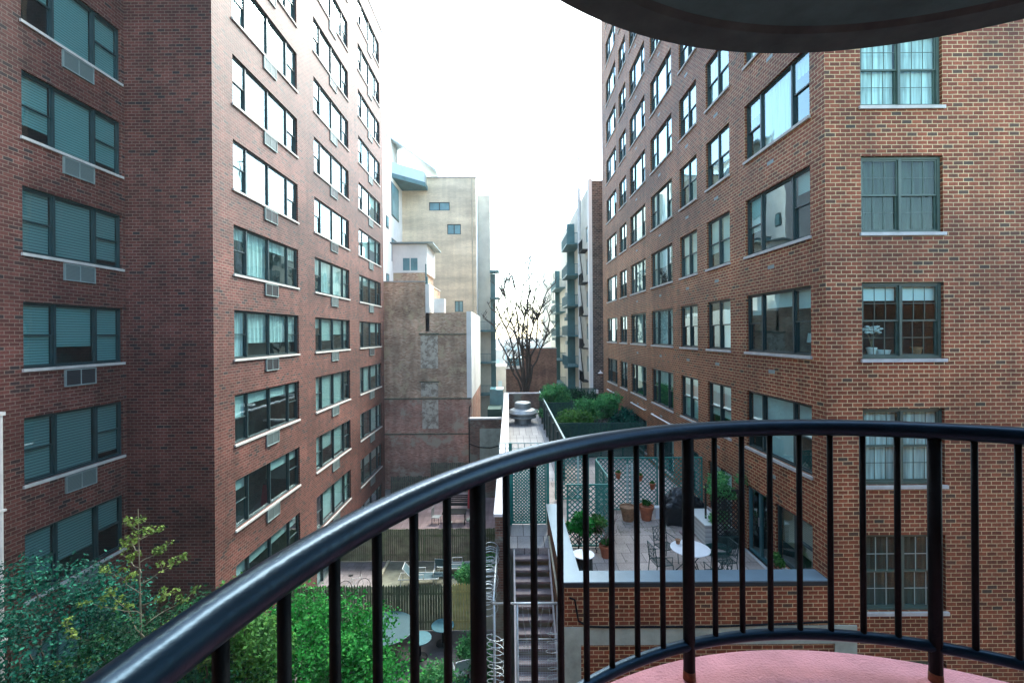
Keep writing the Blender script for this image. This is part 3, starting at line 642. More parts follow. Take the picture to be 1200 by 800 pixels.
m.build('wire_mesh', M['steel_galv'], cg, CO)
def coil(name, p, q, r, turns, label, wob=.25, seed=0):
    p = Vector(p); q = Vector(q); d = (q-p).normalized(); a = d.cross(Vector((0,0,1)))
    if a.length < .1: a = Vector((1,0,0))
    a.normalize(); b = d.cross(a); r2 = random.Random(seed); m = MB(); pts = []; n = turns*18
    for i in range(n+1):
        t = i/n; th = 2*math.pi*turns*t; rr = r*(1+wob*.5*math.sin(th*.31+seed)+wob*.3*math.sin(th*.13))
        pts.append(p.lerp(q, t) + a*rr*math.cos(th) + b*rr*math.sin(th) + d*.06*math.sin(th*1.02+seed))
    m.tube(pts, .010, 5)
    for i in range(0, n, 3):
        c = pts[i]; t = (pts[min(i+1,n)]-c).normalized(); u = Vector((r2.uniform(-1,1),r2.uniform(-1,1),r2.uniform(-1,1))).cross(t).normalized()*.035
        m.quad(c+u+t*.008, c+t*.018-u*.2, c-u+t*.008, c-t*.018)
    o = m.build(name, M['steel_galv'], None, tuple(p)); tag(o, label, 'razor wire', 'coils of razor wire round the stair foot'); return o
coil('razor_wire', (-.62,13.2,-6.15), (-.60,10.65,-6.35), .24, 17, 'long razor wire coil lying along the brick wall left of the stairs', seed=1)
coil('razor_wire', (-.38,10.62,-6.9), (-.36,10.62,-9.4), .20, 15, 'upright razor wire coil round the post left of the stair foot', .15, 2)
coil('razor_wire', (1.0,10.55,-6.75), (1.0,10.55,-9.3), .19, 13, 'upright razor wire coil at the right of the stair foot by the terrace wall', .2, 3)
m = MB(); r2 = random.Random(5)
for i in range(7):
    x = .25+.12*i; m.tube([(x,10.56,-6.2),(x+r2.uniform(-.06,.06),10.55,-6.5),(x+r2.uniform(-.12,.12),10.54,-6.8),(x+r2.uniform(-.1,.2),10.55,-7.0-r2.uniform(0,.3))], .006, 4)
tag(m.build('hanging_wire', M['steel_galv'], None, (.5,10.56,-6.2)), 'loose wires dangling from the pipe in front of the stairs', 'wire')

# ------------------------------------------------------------------ fences, lattice, gate
def lattice_strips(mb, W, H, pitch=.115, w=.032, t=.008, z0=0.0, x0=0.0, y=0.0):
    for sgn, yy in ((1, y), (-1, y+t+.001)):
        c = -H - pitch
        while c < W + H:
            # line x = c + s ; z = s (sgn 1) or z = H - s
            s0 = max(0, -c); s1 = min(H, W-c)
            if s1 - s0 > .03:
                za, zb = (s0, s1) if sgn > 0 else (H-s0, H-s1)
                mb.bar((x0+c+s0, yy, z0+za), (x0+c+s1, yy, z0+zb), t, w, up=(0,1,0)) if False else mb.bar((x0+c+s0, yy, z0+za), (x0+c+s1, yy, z0+zb), w, t, up=(0,1,0))
            c += pitch*1.414
def lattice_fence(label, p0, p1, H, mat='lattice_green', z=FL, pitch=.115, group='green lattice screens on the terrace', name='lattice_fence', posts=True, w=.032, solid=False):
    p0 = Vector((*p0, z)); p1 = Vector((*p1, z)); W = (p1-p0).length; rz = math.atan2(p1.y-p0.y, p1.x-p0.x)
    t = thing(name, label, 'fence', tuple(p0), rz, group)
    m = MB(); m.box(0, W, -.02, .03, H-.05, H); m.box(0, W, -.02, .03, .04, .09); m.box(0, .05, -.02, .03, .09, H-.05); m.box(W-.05, W, -.02, .03, .09, H-.05)
    n = max(1, round(W/1.2))
    for i in range(1, n): m.box(W*i/n-.025, W*i/n+.025, -.02, .03, .09, H-.05)
    m.build('frame', M[mat], t)
    m = MB(); lattice_strips(m, W-.1, H-.14, pitch, w, z0=.09, x0=.05); m.build('lattice', M[mat], t)
    return t
def slat_fence(name, label, p0, p1, H, mat, z=FL, bw=.12, gap=.012, group=None, point=False, topm=None, jag=.0, seed=0, cat='fence'):
    p0 = Vector((*p0, z)); p1 = Vector((*p1, z)); W = (p1-p0).length; rz = math.atan2(p1.y-p0.y, p1.x-p0.x); r2 = random.Random(seed)
    t = thing(name, label, cat, tuple(p0), rz, group); m = MB(); x = 0
    while x < W - .02:
        h = H - r2.uniform(0, jag); b = min(bw, W-x)
        if point:
            n = len(m.v); yy = r2.uniform(-.004,.004)
            prof = [(x,0.02),(x+b,0.02),(x+b,h-.10),(x+b*.5,h),(x,h-.10)]
            m.v += [(a, yy, c) for a, c in prof] + [(a, yy+.018, c) for a, c in prof]
            m.f += [(n,n+1,n+2,n+3,n+4),(n+9,n+8,n+7,n+6,n+5)] + [(n+i, n+5+i, n+5+(i+1)%5, n+(i+1)%5) for i in range(5)]
        else: m.box(x, x+b, r2.uniform(-.006,0), .016, .02, h)
        x += b + gap
    m.build('boards', M[mat], t)
    m = MB(); m.box(0, W, .018, .06, .3, .38); m.box(0, W, .018, .06, H-.45, H-.37); m.build('rails', M[mat], t)
    for i in range(int(W/2.2)+1):
        x = min(i*2.2, W-.09); MB().box(x, x+.09, .06, .15, 0, H-.1).build('post', M[mat], t)
    if topm: MB().box(0, W, -.03, .05, H+.002, H+.035).build('top_rail', M[topm], t)
    return t
slat_fence('slat_fence', 'long dark green board fence along the right of the walkway', (2.45,20.6), (2.45,38), 1.85, 'fence_green', bw=.14, gap=.03, topm='lattice_light', jag=.05)
g1 = lattice_fence('green lattice gate with pale square trellis on top above the stairs', (.05,15.9), (1.22,15.9), 2.2, pitch=.080, w=.048, name='garden_gate', group=None)
m = MB()
for i in range(9): m.box(-.45+.22*i, -.425+.22*i, -.05, -.03, 2.2, 2.82)
for z in (2.22, 2.42, 2.62, 2.80): m.box(-.45, 1.335, -.03, -.015, z, z+.025)
m.build('trellis', M['lattice_light'], g1)
MB().box(1.18, 1.28, -.05, .05, 0, 2.82).build('post', M['lattice_green'], g1); MB().box(-.1, -.0, -.05, .05, 0, 2.82).build('post', M['lattice_green'], g1)
lattice_fence('green lattice screen behind the leafy bush beside the small white table', (1.72,14.15), (3.1,14.15), 1.95)
lattice_fence('green lattice screen running back from the bare twiggy pot', (3.15,14.15), (3.15,17.0), 1.95)
lattice_fence('long green lattice screen behind the two terracotta pots', (3.2,17.05), (5.45,17.05), 1.98)
lattice_fence('green lattice screen behind the covered grill, next to the brick wall', (5.5,17.05), (7.1,17.05), 1.98)
lattice_fence('green lattice screen with pale posts at the back left corner of the terrace', (1.75,18.2), (3.1,18.2), 1.9)
for x, lab in ((4.27,'left of the two pale posts on the lattice behind the terracotta pots'), (4.45,'right of the two pale posts on the lattice behind the terracotta pots')):
    tag(MB().box(x, x+.06, 16.96, 17.01, FL, FL+1.75).build('post', M['lattice_light'], None, (x,16.98,FL)), lab, 'post', 'pale posts on the lattice')
for x, lab in ((1.98,'left pale post framing the far lattice screen'), (2.62,'right pale post framing the far lattice screen')):
    tag(MB().box(x, x+.07, 18.1, 18.17, FL, FL+1.8).build('post', M['lattice_light'], None, (x,18.1,FL)), lab, 'post', 'pale posts on the lattice')
def screen(label, x0, x1, y, H=1.85):
    return lattice_fence(label, (x0,y), (x1,y), H, 'screen_green', pitch=.075, w=.036, group='dark green screens between the garden beds')
screen('dark green screen in front of the terrace shrubs', 2.5, 7.1, 24.4); screen('dark green screen behind the first row of terrace shrubs', 2.5, 7.1, 31.7)
screen('dark green screen at the far end of the shrub terrace', 2.5, 7.1, 38.0, 2.1)
# awnings frames over the ground-floor openings
for y, lab in ((20.3,'nearest'),(24.2,'middle'),(30.7,'farthest')):
    t = thing('awning_frame', f'{lab} white awning rail over a low window on the right block', 'awning', (XR, y, -4.3), 0, 'awning rails along the right block')
    m = MB(); m.tube([(-.10,0,.3),(-.10,2.7,.3)], .035, 8); m.build('front_rail', M['white_enamel'], t)
    m = MB(); m.tube([(0,0,.3),(-.10,0,.3)], .025, 6); m.tube([(0,2.7,.3),(-.10,2.7,.3)], .025, 6); m.build('brackets', M['white_enamel'], t)

# ------------------------------------------------------------------ yard fences and old walls
slat_fence('picket_fence', 'weathered pointed picket fence between the near and middle yard', (-9.1,18.74), (-2.75,18.74), 1.9, 'picket', z=GZ, bw=.095, gap=.012, point=True, jag=.04, seed=1, group='wooden fences across the yards')
slat_fence('picket_fence', 'fresh yellow section of pointed picket fence', (-2.74,18.74), (-1.35,18.74), 1.95, 'picket_fresh', z=GZ, bw=.10, gap=.014, point=True, jag=.05, seed=2, group='wooden fences across the yards')
slat_fence('board_fence', 'dark flat-topped board fence behind the white sun loungers', (-9.1,24.5), (-.5,24.5), 1.75, 'picket', z=GZ, bw=.10, gap=.010, jag=.05, seed=3, group='wooden fences across the yards')
slat_fence('board_fence', 'tall old board fence against the foot of the patchy brick building', (-6.1,35.2), (-1.2,35.2), 2.3, 'fence_old', z=GZ, bw=.14, gap=.02, jag=.06, seed=4, group='wooden fences across the yards')
slat_fence('board_fence', 'lower old board fence at the left foot of the patchy brick building', (-9.1,35.0), (-6.2,35.0), 1.35, 'fence_old', z=GZ, bw=.14, gap=.02, jag=.1, seed=5, group='wooden fences across the yards')
yw = thing('yard_wall', 'stained brick and cement wall with pale coping beside the walkway', 'wall', (-1.8,34,GZ)); YO = (-1.8,34,GZ)
MB().box(-3.05, -.46, 34, 34.35, GZ, -6.25).build('brickwork', M['brick_wall'], yw, YO); MB().box(-3.1, -.46, 33.95, 34.4, -6.25, -6.13).build('coping', M['concrete_light'], yw, YO)
MB().box(-2.25, -.5, 33.985, 34.0, -10.5, -6.9).build('cement_patch', M['concrete'], yw, YO)
m = MB(); m.tube([(-3.0,33.9,-8.0),(-2.3,33.88,-8.25),(-1.4,33.88,-8.3),(-.6,33.9,-8.1)], .035, 6); m.tube([(-3.02,33.9,GZ),(-3.02,33.9,-6.0),(-2.98,33.9,-5.3),(-2.9,33.9,-5.2)], .04, 6)
tag(m.build('cable', M['rail_flat'], None, (-3,33.9,GZ)), 'dark cable and conduit running across the stained yard wall', 'cable')

# ------------------------------------------------------------------ OLD PATCHY BUILDING (C)
ct = thing('old_brick_building', 'patchy old brick building with bricked-up windows and a white rooftop hut', 'building', (-6.3,36,GZ)); CT = (-6.3,36,GZ)
m = MB(); m.box(-11.5, -3.35, 36, 47, -4.9, 1.75); m.box(-11.5, -6.6, 36.0, 44, 1.75, 4.15); m.build('wall', M['brick_old'], ct, CT)
MB().box(-11.5, -3.0, 35.995, 47, GZ, -5.0).build('lower_wall', M['brick_pink'], ct, CT)
MB().box(-3.35, -2.98, 35.99, 47, -5.0, 1.85).build('side_wall', M['render_white'], ct, CT)
m = MB(); m.box(-11.5, -3.0, 35.95, 36.1, -5.0, -4.9); m.box(-11.5, -3.0, 35.96, 36.0, -7.75, -7.66); m.build('string_course', M['fence_old'], ct, CT)
MB().box(-11.5, -6.55, 35.96, 44, 4.15, 4.24).build('coping', M['sill'], ct, CT)
m = MB(); m.box(-6.6, -3.35, 35.94, 36.1, .02, .10); m.box(-7.05, -5.5, 35.9, 36.1, -.02+.05, .16); m.build('ledge', M['fence_old'], ct, CT)
for (x0,x1,z0,z1) in ((-6.95,-5.6,-2.6,.0),(-6.95,-5.6,-4.8,-3.7),(-6.85,-5.6,-7.3,-5.05)):
    MB().box(x0, x1, 35.975, 36.02, z0, z1).build('bricked_opening', M['brick_patch'], ct, CT)
MB().box(-7.05, -5.5, 35.93, 36.02, -3.68, -3.6).build('lintel', M['fence_old'], ct, CT)
MB().box(-9.55, -6.9, 38, 42, 4.24, 5.15).build('hut_base', M['brick_old'], ct, CT)
hut = MB().box(-9.6, -6.75, 37.95, 42, 5.15, 7.5).build('rooftop_hut', M['render_white'], ct, CT)
m = MB(); m.box(-9.7, -6.2, 37.6, 42.2, 7.52, 7.62); m.build('hut_roof', M['ac_metal'], ct, CT)
for x in (-8.72,-8.08):
    wn = MB().box(x, x+.55, 37.92, 37.96, 5.35, 6.35).build('window', M['teal_glass'], ct, CT)
MB().box(-6.55, -6.25, 36.0, 38, .3, 4.0).build('drain_box', M['render_white'], ct, CT)
MB().box(-6.0, -5.15, 36.6, 37.4, 1.75, 2.9).build('roof_cabinet', M['white_enamel'], ct, CT)
m = MB(); m.box(-6.6, -6.5, 36.3, 36.4, 1.8, 5.6); m.box(-6.56,-6.40,36.2,36.4,3.0,4.6); m.build('downpipe', M['teal_metal'], ct, CT)

# ------------------------------------------------------------------ BEIGE BUILDING (D)
dt = thing('beige_building', 'tall beige brick building with a blank side wall and corner balcony', 'building', (-8,52,GZ)); DT = (-8,52,GZ)
ops = [(-8.96,-6.64,14.05,15.0),(-6.93,-5.39,11.35,12.5),(-6.15,-5.2,2.6,3.85)]
m = MB(); wall_grid(m, 'y', 52, -12, -3.66, GZ, 17.7, ops, -1, .2); m.quad((-12,52,17.7),(-3.66,52,17.7),(-3.66,90,17.7),(-12,90,17.7)); m.build('wall', M['brick_beige'], dt, DT)
MB().box(-12,-3.6,51.94,52.3,17.72,17.85).build('coping', M['sill'], dt, DT)
m = MB(); m.tube([(-4.1,51.93,GZ),(-4.1,51.93,17.6)], .06, 6); m.build('downpipe', M['render_cream'], dt, DT)
MB().box(-11.9,-3.67,52.6,52.7,GZ,17.5).build('room_dark_sheet', M['room_dark'], dt, DT)
m = MB(); m.quad((-3.66,52,GZ),(-3.66,90,GZ),(-3.66,90,17.7),(-3.66,52,17.7)); m.build('side_wall', M['render_white'], dt, DT)
m = MB(); m.box(-24,-12,44,90,GZ,17.3); m.build('wing', M['render_white'], dt, DT)
for (a,b,c,e) in ops:
    fr = MB(); fr.box(a,b,52.08,52.14,c,c+.08); fr.box(a,b,52.08,52.14,e-.08,e); fr.box(a,a+.08,52.08,52.14,c+.08,e-.08); fr.box(b-.08,b,52.08,52.14,c+.08,e-.08); fr.box((a+b)/2-.05,(a+b)/2+.05,52.08,52.14,c+.08,e-.08)
    f = fr.build('window', M['frame_left'], dt, DT); p = MB(); p.quad((a,52.11,c),(b,52.11,c),(b,52.11,e),(a,52.11,e)); p.build('pane', M['teal_glass'], f, DT)
for (y0,y1,z0,z1) in ((47.2,50.3,12.3,15.8),(47.2,50.3,7.6,10.0),(45.0,46.0,10.6,11.8),(45.0,46.0,5.0,6.1),(45.0,46.0,16-14.2,3.0)):
    f = MB().box(-12.02,-11.96,y0,y1,z0,z1).build('window', M['frame_left'], dt, DT); MB().box(-12.0,-11.93,y0+.15,y1-.15,z0+.15,z1-.15).build('pane', M['teal_glass'], f, DT)
m = MB(); m.prism([(-12,47.5),(-9.1,50.5),(-9.1,51.99),(-12,51.99)], 16.3, 16.75); m.build('balcony_slab', M['teal_metal'], dt, DT)
m = MB(); m.quad((-12,47.6,16.75),(-9.2,50.5,16.75),(-9.2,50.5,17.9),(-12,47.6,17.9)); m.quad((-9.2,50.5,16.75),(-9.2,51.9,16.75),(-9.2,51.9,17.9),(-9.2,50.5,17.9)); m.build('balcony_glass', M['pale_glass'], dt, DT)
m = MB(); n=0; m.v += [(-12.4,46.5,20.3),(-8.0,51,18.2),(-8.0,56,17.9),(-12.4,56,20.3),(-12.4,46.5,20.45),(-8.0,51,18.35),(-8.0,56,18.05),(-12.4,56,20.45)]; m.f += [(0,3,2,1),(4,5,6,7),(0,1,5,4),(1,2,6,5),(2,3,7,6),(3,0,4,7)]; m.build('balcony_roof', M['pale_glass'], dt, DT)
MB().box(-12.6,-12,46.6,50,17.3,20.2).build('upper_storey', M['render_white'], dt, DT)
# bay and escape balconies on its right side
et = thing('balcony_tower', 'cream bay with stacked teal balconies on the side of the beige building', 'balconies', (-3,54.5,GZ)); ET = (-3,54.5,GZ)
MB().box(-3.655,-2.2,54.5,62,GZ,16.5).build('bay', M['cream_far'], et, ET)
MB().box(-2.2,-1.62,54.6,54.8,GZ,7.2).build('screen', M['teal_metal'], et, ET)
for z in (.35,-3.35,-7.0,7.2,4.1):
    wd = (-3.65,-1.6) if z < 3 else (-2.2,-1.15)
    MB().box(wd[0],wd[1],53.0,54.5,z,z+.22).build('slab', M['teal_metal'], et, ET)
    if z < 3:
        m = MB(); m.box(wd[0],wd[1],53.0,53.04,z+1.15,z+1.2)
        x = wd[0]
        while x < wd[1]: m.box(x,x+.025,53.0,53.03,z+.22,z+1.15); x += .16
        m.build('railing', M['teal_metal'], et, ET)
m = MB(); m.box(-2.3,-.9,47,50,GZ,-7.6); tag(m.build('garden_shed', M['screen_green'], None, (-1.6,47,GZ)), 'green shed beyond the stained yard wall', 'shed')
m = MB(); m.box(-2.2,-.75,50.5,53,GZ,-6.0); tag(m.build('white_shed', M['teal_glass'], None, (-1.5,50.5,GZ)), 'pale blue shed behind the green shed', 'shed')

# ------------------------------------------------------------------ RIGHT FAR ROW (F)
ft_ = thing('rear_building', 'long cream building with stacked teal balconies beyond the right block', 'building', (6.9,38.3,GZ)); FO = (6.9,38.3,GZ)
ops = [(40.2,41.2,z,z+1.4) for z in [topR(k)-1.6 for k in range(-2,4)]] + [(y,y+1.1,topR(k)-1.9,topR(k)-.2) for k in range(-2,4) for y in (50.3,52.3,68,71,74)]
m = MB(); wall_grid(m, 'x', 6.9, 38.3, 95, GZ, 12.7, ops, -1, .25); m.quad((6.9,38.3,12.7),(6.9,95,12.7),(16,95,12.7),(16,38.3,12.7)); m.build('side_wall', M['cream_far'], ft_, FO)
MB().box(7.2,7.3,39,94,GZ,12.5).build('room_dark_sheet', M['room_dark'], ft_, FO)
MB().box(6.93,16,38.28,38.5,GZ,12.75).build('wall', M['brick_brown'], ft_, FO)
MB().box(6.65,6.93,38.26,38.8,GZ,12.9).build('corner_pier', M['render_white'], ft_, FO)
m = MB(); m.tube([(6.6,43,GZ),(6.6,43,13.6)], .16, 10); m.build('flue', M['pipe_white'], ft_, FO)
for z in [topR(k)-1.7 for k in range(-2,4)]:
    f = MB().box(6.98,7.04,40.2,41.2,z-.0,z+1.5).build('window', M['frame_left'], ft_, FO); MB().box(6.96,7.0,40.3,41.1,z+.1,z+1.3).build('pane', M['teal_glass'], f, FO)
for (y0,y1,x0,zs) in ((44.2,48.6,5.55,[-6.2+2.95*k for k in range(6)]), (56.5,63,5.7,[-6.4+3.0*k for k in range(5)])):
    for z in zs:
        s = MB().box(x0,6.9,y0,y1,z+.06,z+.2).build('balcony', M['teal_metal'], ft_, FO)
        m = MB(); m.box(x0,x0+.04,y0,y1,z+1.1,z+1.16); m.box(x0+.04,6.9,y0,y0+.04,z+1.1,z+1.16)
        y = y0
        while y < y1: m.box(x0,x0+.03,y,y+.04,z+.2,z+1.1); y += .16
        x = x0+.05
        while x < 6.9: m.box(x,x+.03,y0,y0+.03,z+.2,z+1.1); x += .14
        m.build('railing', M['teal_metal'], s, FO)
    MB().box(x0+.55,6.88,y1-.3,y1-.2,GZ,zs[-1]+3).build('privacy_screen', M['teal_metal'], ft_, FO)
r3 = random.Random(31)
for k in range(-2, 4):
    for y0, w_ in ((49.6,1.0),(51.6,.9),(53.8,1.2),(65.5,1.1),(69.5,1.0)):
        z = topR(k)-1.3+r3.uniform(-.2,.2); MB().box(6.90-r3.uniform(.25,.5),6.89,y0,y0+w_*.6,z-.9,z-.5).build('air_conditioner', M['ac_metal'], ft_, FO)
    m = MB(); z = topR(k)-2.4; m.box(6.3,6.89,39.6,41.8,z,z+.05)
    for i in range(12): m.box(6.3,6.33,39.6+.19*i,39.63+.19*i,z+.05,z+.85)
    m.box(6.3,6.33,39.6,41.8,z+.85,z+.9); m.bar((6.4,41.6,z),(6.4,39.8,z-2.6),.05,.2); m.build('fire_escape', M['rail_flat'], ft_, FO)
MB().box(6.82,6.89,48.7,56.4,GZ,12.2).build('dark_bay', M['teal_metal'], ft_, FO) if False else None
m = MB(); m.box(6.5,6.89,42.2,42.6,-1,-.9); m.tube([(6.6,39.6,z_:=-5.6+0),(6.6,41.8,z_)], .03, 6); m.build('bracket', M['rail_flat'], ft_, FO)
lp = MB(); lp.box(6.95,7.3,38.0,38.28,-4.9,-4.6) ; lp.lathe([(.05,0),(.22,-.12),(.22,-.16),(.02,-.12)], (7.5,38.05,-3.1), 12); lp.tube([(7.5,38.05,-3.1),(7.5,38.28,-3.0)], .03, 6)
tag(lp.build('wall_lamp', M['white_enamel'], None, (7.5,38.05,-3.1)), 'white floodlight on the dark brown brick end wall', 'lamp')

# red wall, white hut, far city
m = thing('red_wall', 'red-brown brick wall behind the bare tree, stepping up to the right', 'wall', (2.5,55,GZ)); RWO = (2.5,55,GZ)
q = MB(); q.box(1.55,5.6,55,55.5,GZ,-1.7); q.box(-.45,1.55,55,55.5,GZ,-4.1); q.build('brickwork', M['brick_red_far'], m, RWO)
q = MB(); q.box(1.5,5.65,54.95,55.55,-1.7,-1.58); q.box(-.5,1.5,54.95,55.55,-4.1,-3.98); q.build('coping', M['sill'], m, RWO)
h = thing('glass_hut', 'small white-framed glass hut on top of the low red wall', 'hut', (.6,58,-4.1)); HO = (.6,58,-4.1)
q = MB(); q.box(-.4,-.25,57.9,58,GZ+.0,-1.6); q.box(1.5,1.62,57.9,58,-4.3,-2.2); q.bar((-.35,57.95,-1.6),(1.6,57.95,-3.4),.14,.14); q.box(-.4,1.6,57.9,58,-4.2,-3.9); q.bar((.1,57.95,-3.95),(1.0,57.95,-2.0),.12,.12); q.build('frame', M['white_enamel'], h, HO)
q = MB(); q.box(-.3,1.55,58.0,60,-4.2,-2.9); q.build('glazing', M['teal_glass'], h, HO)
r2 = random.Random(21)
for i, (x, y, w_, hh, lab) in enumerate(((-6,125,9,8,'low pale block far away behind the balconies'),(3,150,10,9.5,'hazy mid-height block on the skyline, behind the bare tree'),(-2.5,95,4,5.5,'small hazy brick house just beyond the alley end'),(12,170,12,10.5,'widest hazy block on the skyline at the right of the tree'))):
    t = thing('distant_building', lab, 'building', (x,y,GZ), 0, 'hazy blocks on the skyline')
    MB().box(-w_/2,w_/2,0,8,0,hh).build('wall', M['far_block'], t)
    for a in range(int(w_/1.6)):
        for b in range(int(hh/2.8)): MB().box(-w_/2+.5+a*1.6,-w_/2+1.3+a*1.6,-.03,0,1+b*2.8,2.5+b*2.8).build('window', M['pale_glass'], t)

# ------------------------------------------------------------------ walkway vent
t = thing('roof_ventilator', 'round mushroom-shaped grey metal roof vent at the far end of the walkway', 'vent', (.95,34.2,FL))
MB().lathe([(.62,0),(.62,.35),(1.0,.42),(1.02,.5),(.9,.62)], (0,0,0), 28).build('base', M['aluminium'], t, smooth=False)
MB().lathe([(.9,.62),(1.12,.72),(1.14,.80),(.95,1.0),(.62,1.12),(.6,1.5),(.5,1.56),(.05,1.6)], (0,0,0), 28).build('cap', M['aluminium'], t)

# ------------------------------------------------------------------ foliage helpers
def leaves(name, clumps, n, size, mat, parent, origin, seed, flat=.55):
    rg = np.random.default_rng(seed); c = np.array([k[:3] for k in clumps]); r = np.array([k[3] for k in clumps])
    wts = r**2.2; idx = rg.choice(len(c), n, p=wts/wts.sum())
    dirs = rg.normal(size=(n,3)); dirs /= np.linalg.norm(dirs, axis=1)[:,None]
    rad = r[idx]*np.clip(rg.normal(.82,.22,n), .1, 1.35); pos = c[idx] + dirs*rad[:,None]*np.array([1,1,flat+.2])
    nrm = rg.normal(size=(n,3))*.7 + dirs*.5 + np.array([0,0,.75]); nrm /= np.linalg.norm(nrm, axis=1)[:,None]
    a = np.cross(nrm, rg.normal(size=(n,3))); a /= np.linalg.norm(a, axis=1)[:,None]; b = np.cross(nrm, a)
    s = (size*rg.uniform(.55,1.3,n))[:,None]
    v = np.stack([pos-a*s, pos+b*s*.62+nrm*s*.15, pos+a*s, pos-b*s*.62+nrm*s*.15], 1).reshape(-1,3) - np.array(origin)
    me = bpy.data.meshes.new(name); me.from_pydata(v.tolist(), [], np.arange(4*n).reshape(-1,4).tolist()); me.materials.append(mat)
    o = bpy.data.objects.new(name, me); COL.objects.link(o); o.parent = parent; return o
def limb(mb, p, q, r0, r1, rg, seg=6, wob=.06):
    p = Vector(p); q = Vector(q); n = 5; L_ = (q-p).length
    pts = [p.lerp(q, i/n) + Vector((rg.uniform(-1,1),rg.uniform(-1,1),rg.uniform(-.5,.5)))*wob*L_*(0 if i in (0,n) else 1) for i in range(n+1)]
    mb.tube(pts, [r0+(r1-r0)*i/n for i in range(n+1)], seg); return pts
def tree(name, label, base, clumps, n, size, mat, seed, cat='tree', tr=.11, bark='bark', group=None, flat=.55):
    rg = random.Random(seed); t = thing(name, label, cat, base, 0, group)
    m = MB(); zc = min(c[2] for c in clumps); top_ = Vector((base[0], base[1], (base[2]+zc)/2)); limb(m, base, top_, tr, tr*.75, rg, 8)
    for c in clumps: limb(m, top_, Vector(c[:3]), tr*.4, .012, rg, 5, .05)
    m.build('trunk', M[bark], t, base); leaves('crown', clumps, n, size, M[mat], t, base, seed, flat); return t
def blob(x0,x1,y0,y1,z0,z1,n,r0,r1,seed):
    rg = random.Random(seed); return [(rg.uniform(x0,x1), rg.uniform(y0,y1), rg.uniform(z0,z1), rg.uniform(r0,r1)) for _ in range(n)]
# dark tree at the left
tree('leafy_tree', 'dark bluish-green leafy tree in front of the left block wall', (-9.6,9.4,GZ), blob(-11.2,-8.2,8.2,10.2,-6.0,-5.0,14,.45,.8,1)+blob(-11.3,-7,7,10,-8.6,-6.2,26,.6,.95,2), 34000, .040, 'leaf_teal', 11, group='trees in the yard')
tree('leafy_tree', 'dark green leafy tree below the railing at the lower left', (-7.2,9.3,GZ), blob(-8.2,-6.0,8.4,10.0,-6.6,-5.7,10,.4,.7,3)+blob(-8.8,-5.6,7.4,10.3,-9.2,-6.6,22,.55,.9,4), 30000, .040, 'leaf_dark', 12, group='trees in the yard')
tree('leafy_tree', 'bright green leafy tree behind the middle of the curved railing', (-4.6,11.2,GZ), blob(-6.2,-3.2,10.2,12.2,-7.7,-7.0,14,.45,.75,5)+blob(-7.0,-2.9,9.6,12.6,-10.5,-7.8,30,.6,1.0,6), 42000, .052, 'leaf_bright', 13, group='trees in the yard')
# slim sapling standing out of the foliage
sp = thing('sapling', 'slim pale-stemmed sapling with sparse yellow-green leaves before the left block', 'tree', (-7.1,9.0,GZ), 0, 'trees in the yard'); B0 = (-7.1,9.0,GZ)
m = MB(); rg = random.Random(8); main = limb(m, B0, (-7.28,9.0,-3.35), .045, .008, rg, 6, .01); cl = []
for i in range(17):
    z = -3.75 - i*.21; a = (0 if i % 2 else math.pi) + rg.uniform(-.7,.7); ln = min(.22 + .085*i*rg.uniform(.7,1.15), 1.3)
    p = Vector((-7.27+.01*i, 9.0, z)); q = p + Vector((math.cos(a)*ln, math.sin(a)*ln*.7, ln*rg.uniform(.35,.6))); pts = limb(m, p, q, .012, .004, rg, 4, .06)
    for k in (3,4,5):
        e = pts[k] + Vector((rg.uniform(-.16,.16), rg.uniform(-.1,.1), rg.uniform(.02,.16))); m.tube([pts[k], e], .003, 3)
        cl.append((*e, .06+.05*rg.random())); cl.append((*pts[k], .05))
m.build('trunk', M['bark_pale'], sp, B0); leaves('crown', cl, 1500, .034, M['leaf_yellow'], sp, B0, 5)
tree('leafy_shrub', 'mid-green shrub reaching up between the sapling and the handrail', (-6.0,9.4,GZ), blob(-6.9,-5.2,9.0,10.0,-6.2,-5.0,9,.25,.45,41)+blob(-7,-5,9,10.2,-8,-6.2,10,.5,.7,42), 9000, .05, 'leaf_mid', 43, 'shrub', group='shrubs in the yard')
# shrubs low in the near yard
for i, (x,y,lab,mat,s) in enumerate(((-2.3,14.6,'low shrub behind the balusters left of the razor wire','leaf_garden',.9),(-3.6,13.6,'low bluish shrub beside the round green tables','leaf_teal',.9),(-1.1,13.2,'shrub at the foot of the stair wall behind the razor wire','leaf_teal',.8),(-1.15,16.2,'climbing shrub between the yellow fence and the stair wall','leaf_garden',.55))):
    tree('shrub', lab, (x,y,GZ), blob(x-.7*s,x+.7*s,y-.6,y+.6,GZ+.5,GZ+1.6*s,8,.35,.6,60+i), 5000, .05, mat, 70+i, 'shrub', .04, group='shrubs in the yard')
tree('shrub', 'low green shrub beside the white sun loungers', (-1.6,22.0,GZ), blob(-2.3,-1.0,21.2,22.8,GZ+.3,GZ+.8,8,.3,.5,80), 4000, .06, 'leaf_garden', 81, 'shrub', .04, group='shrubs in the yard')
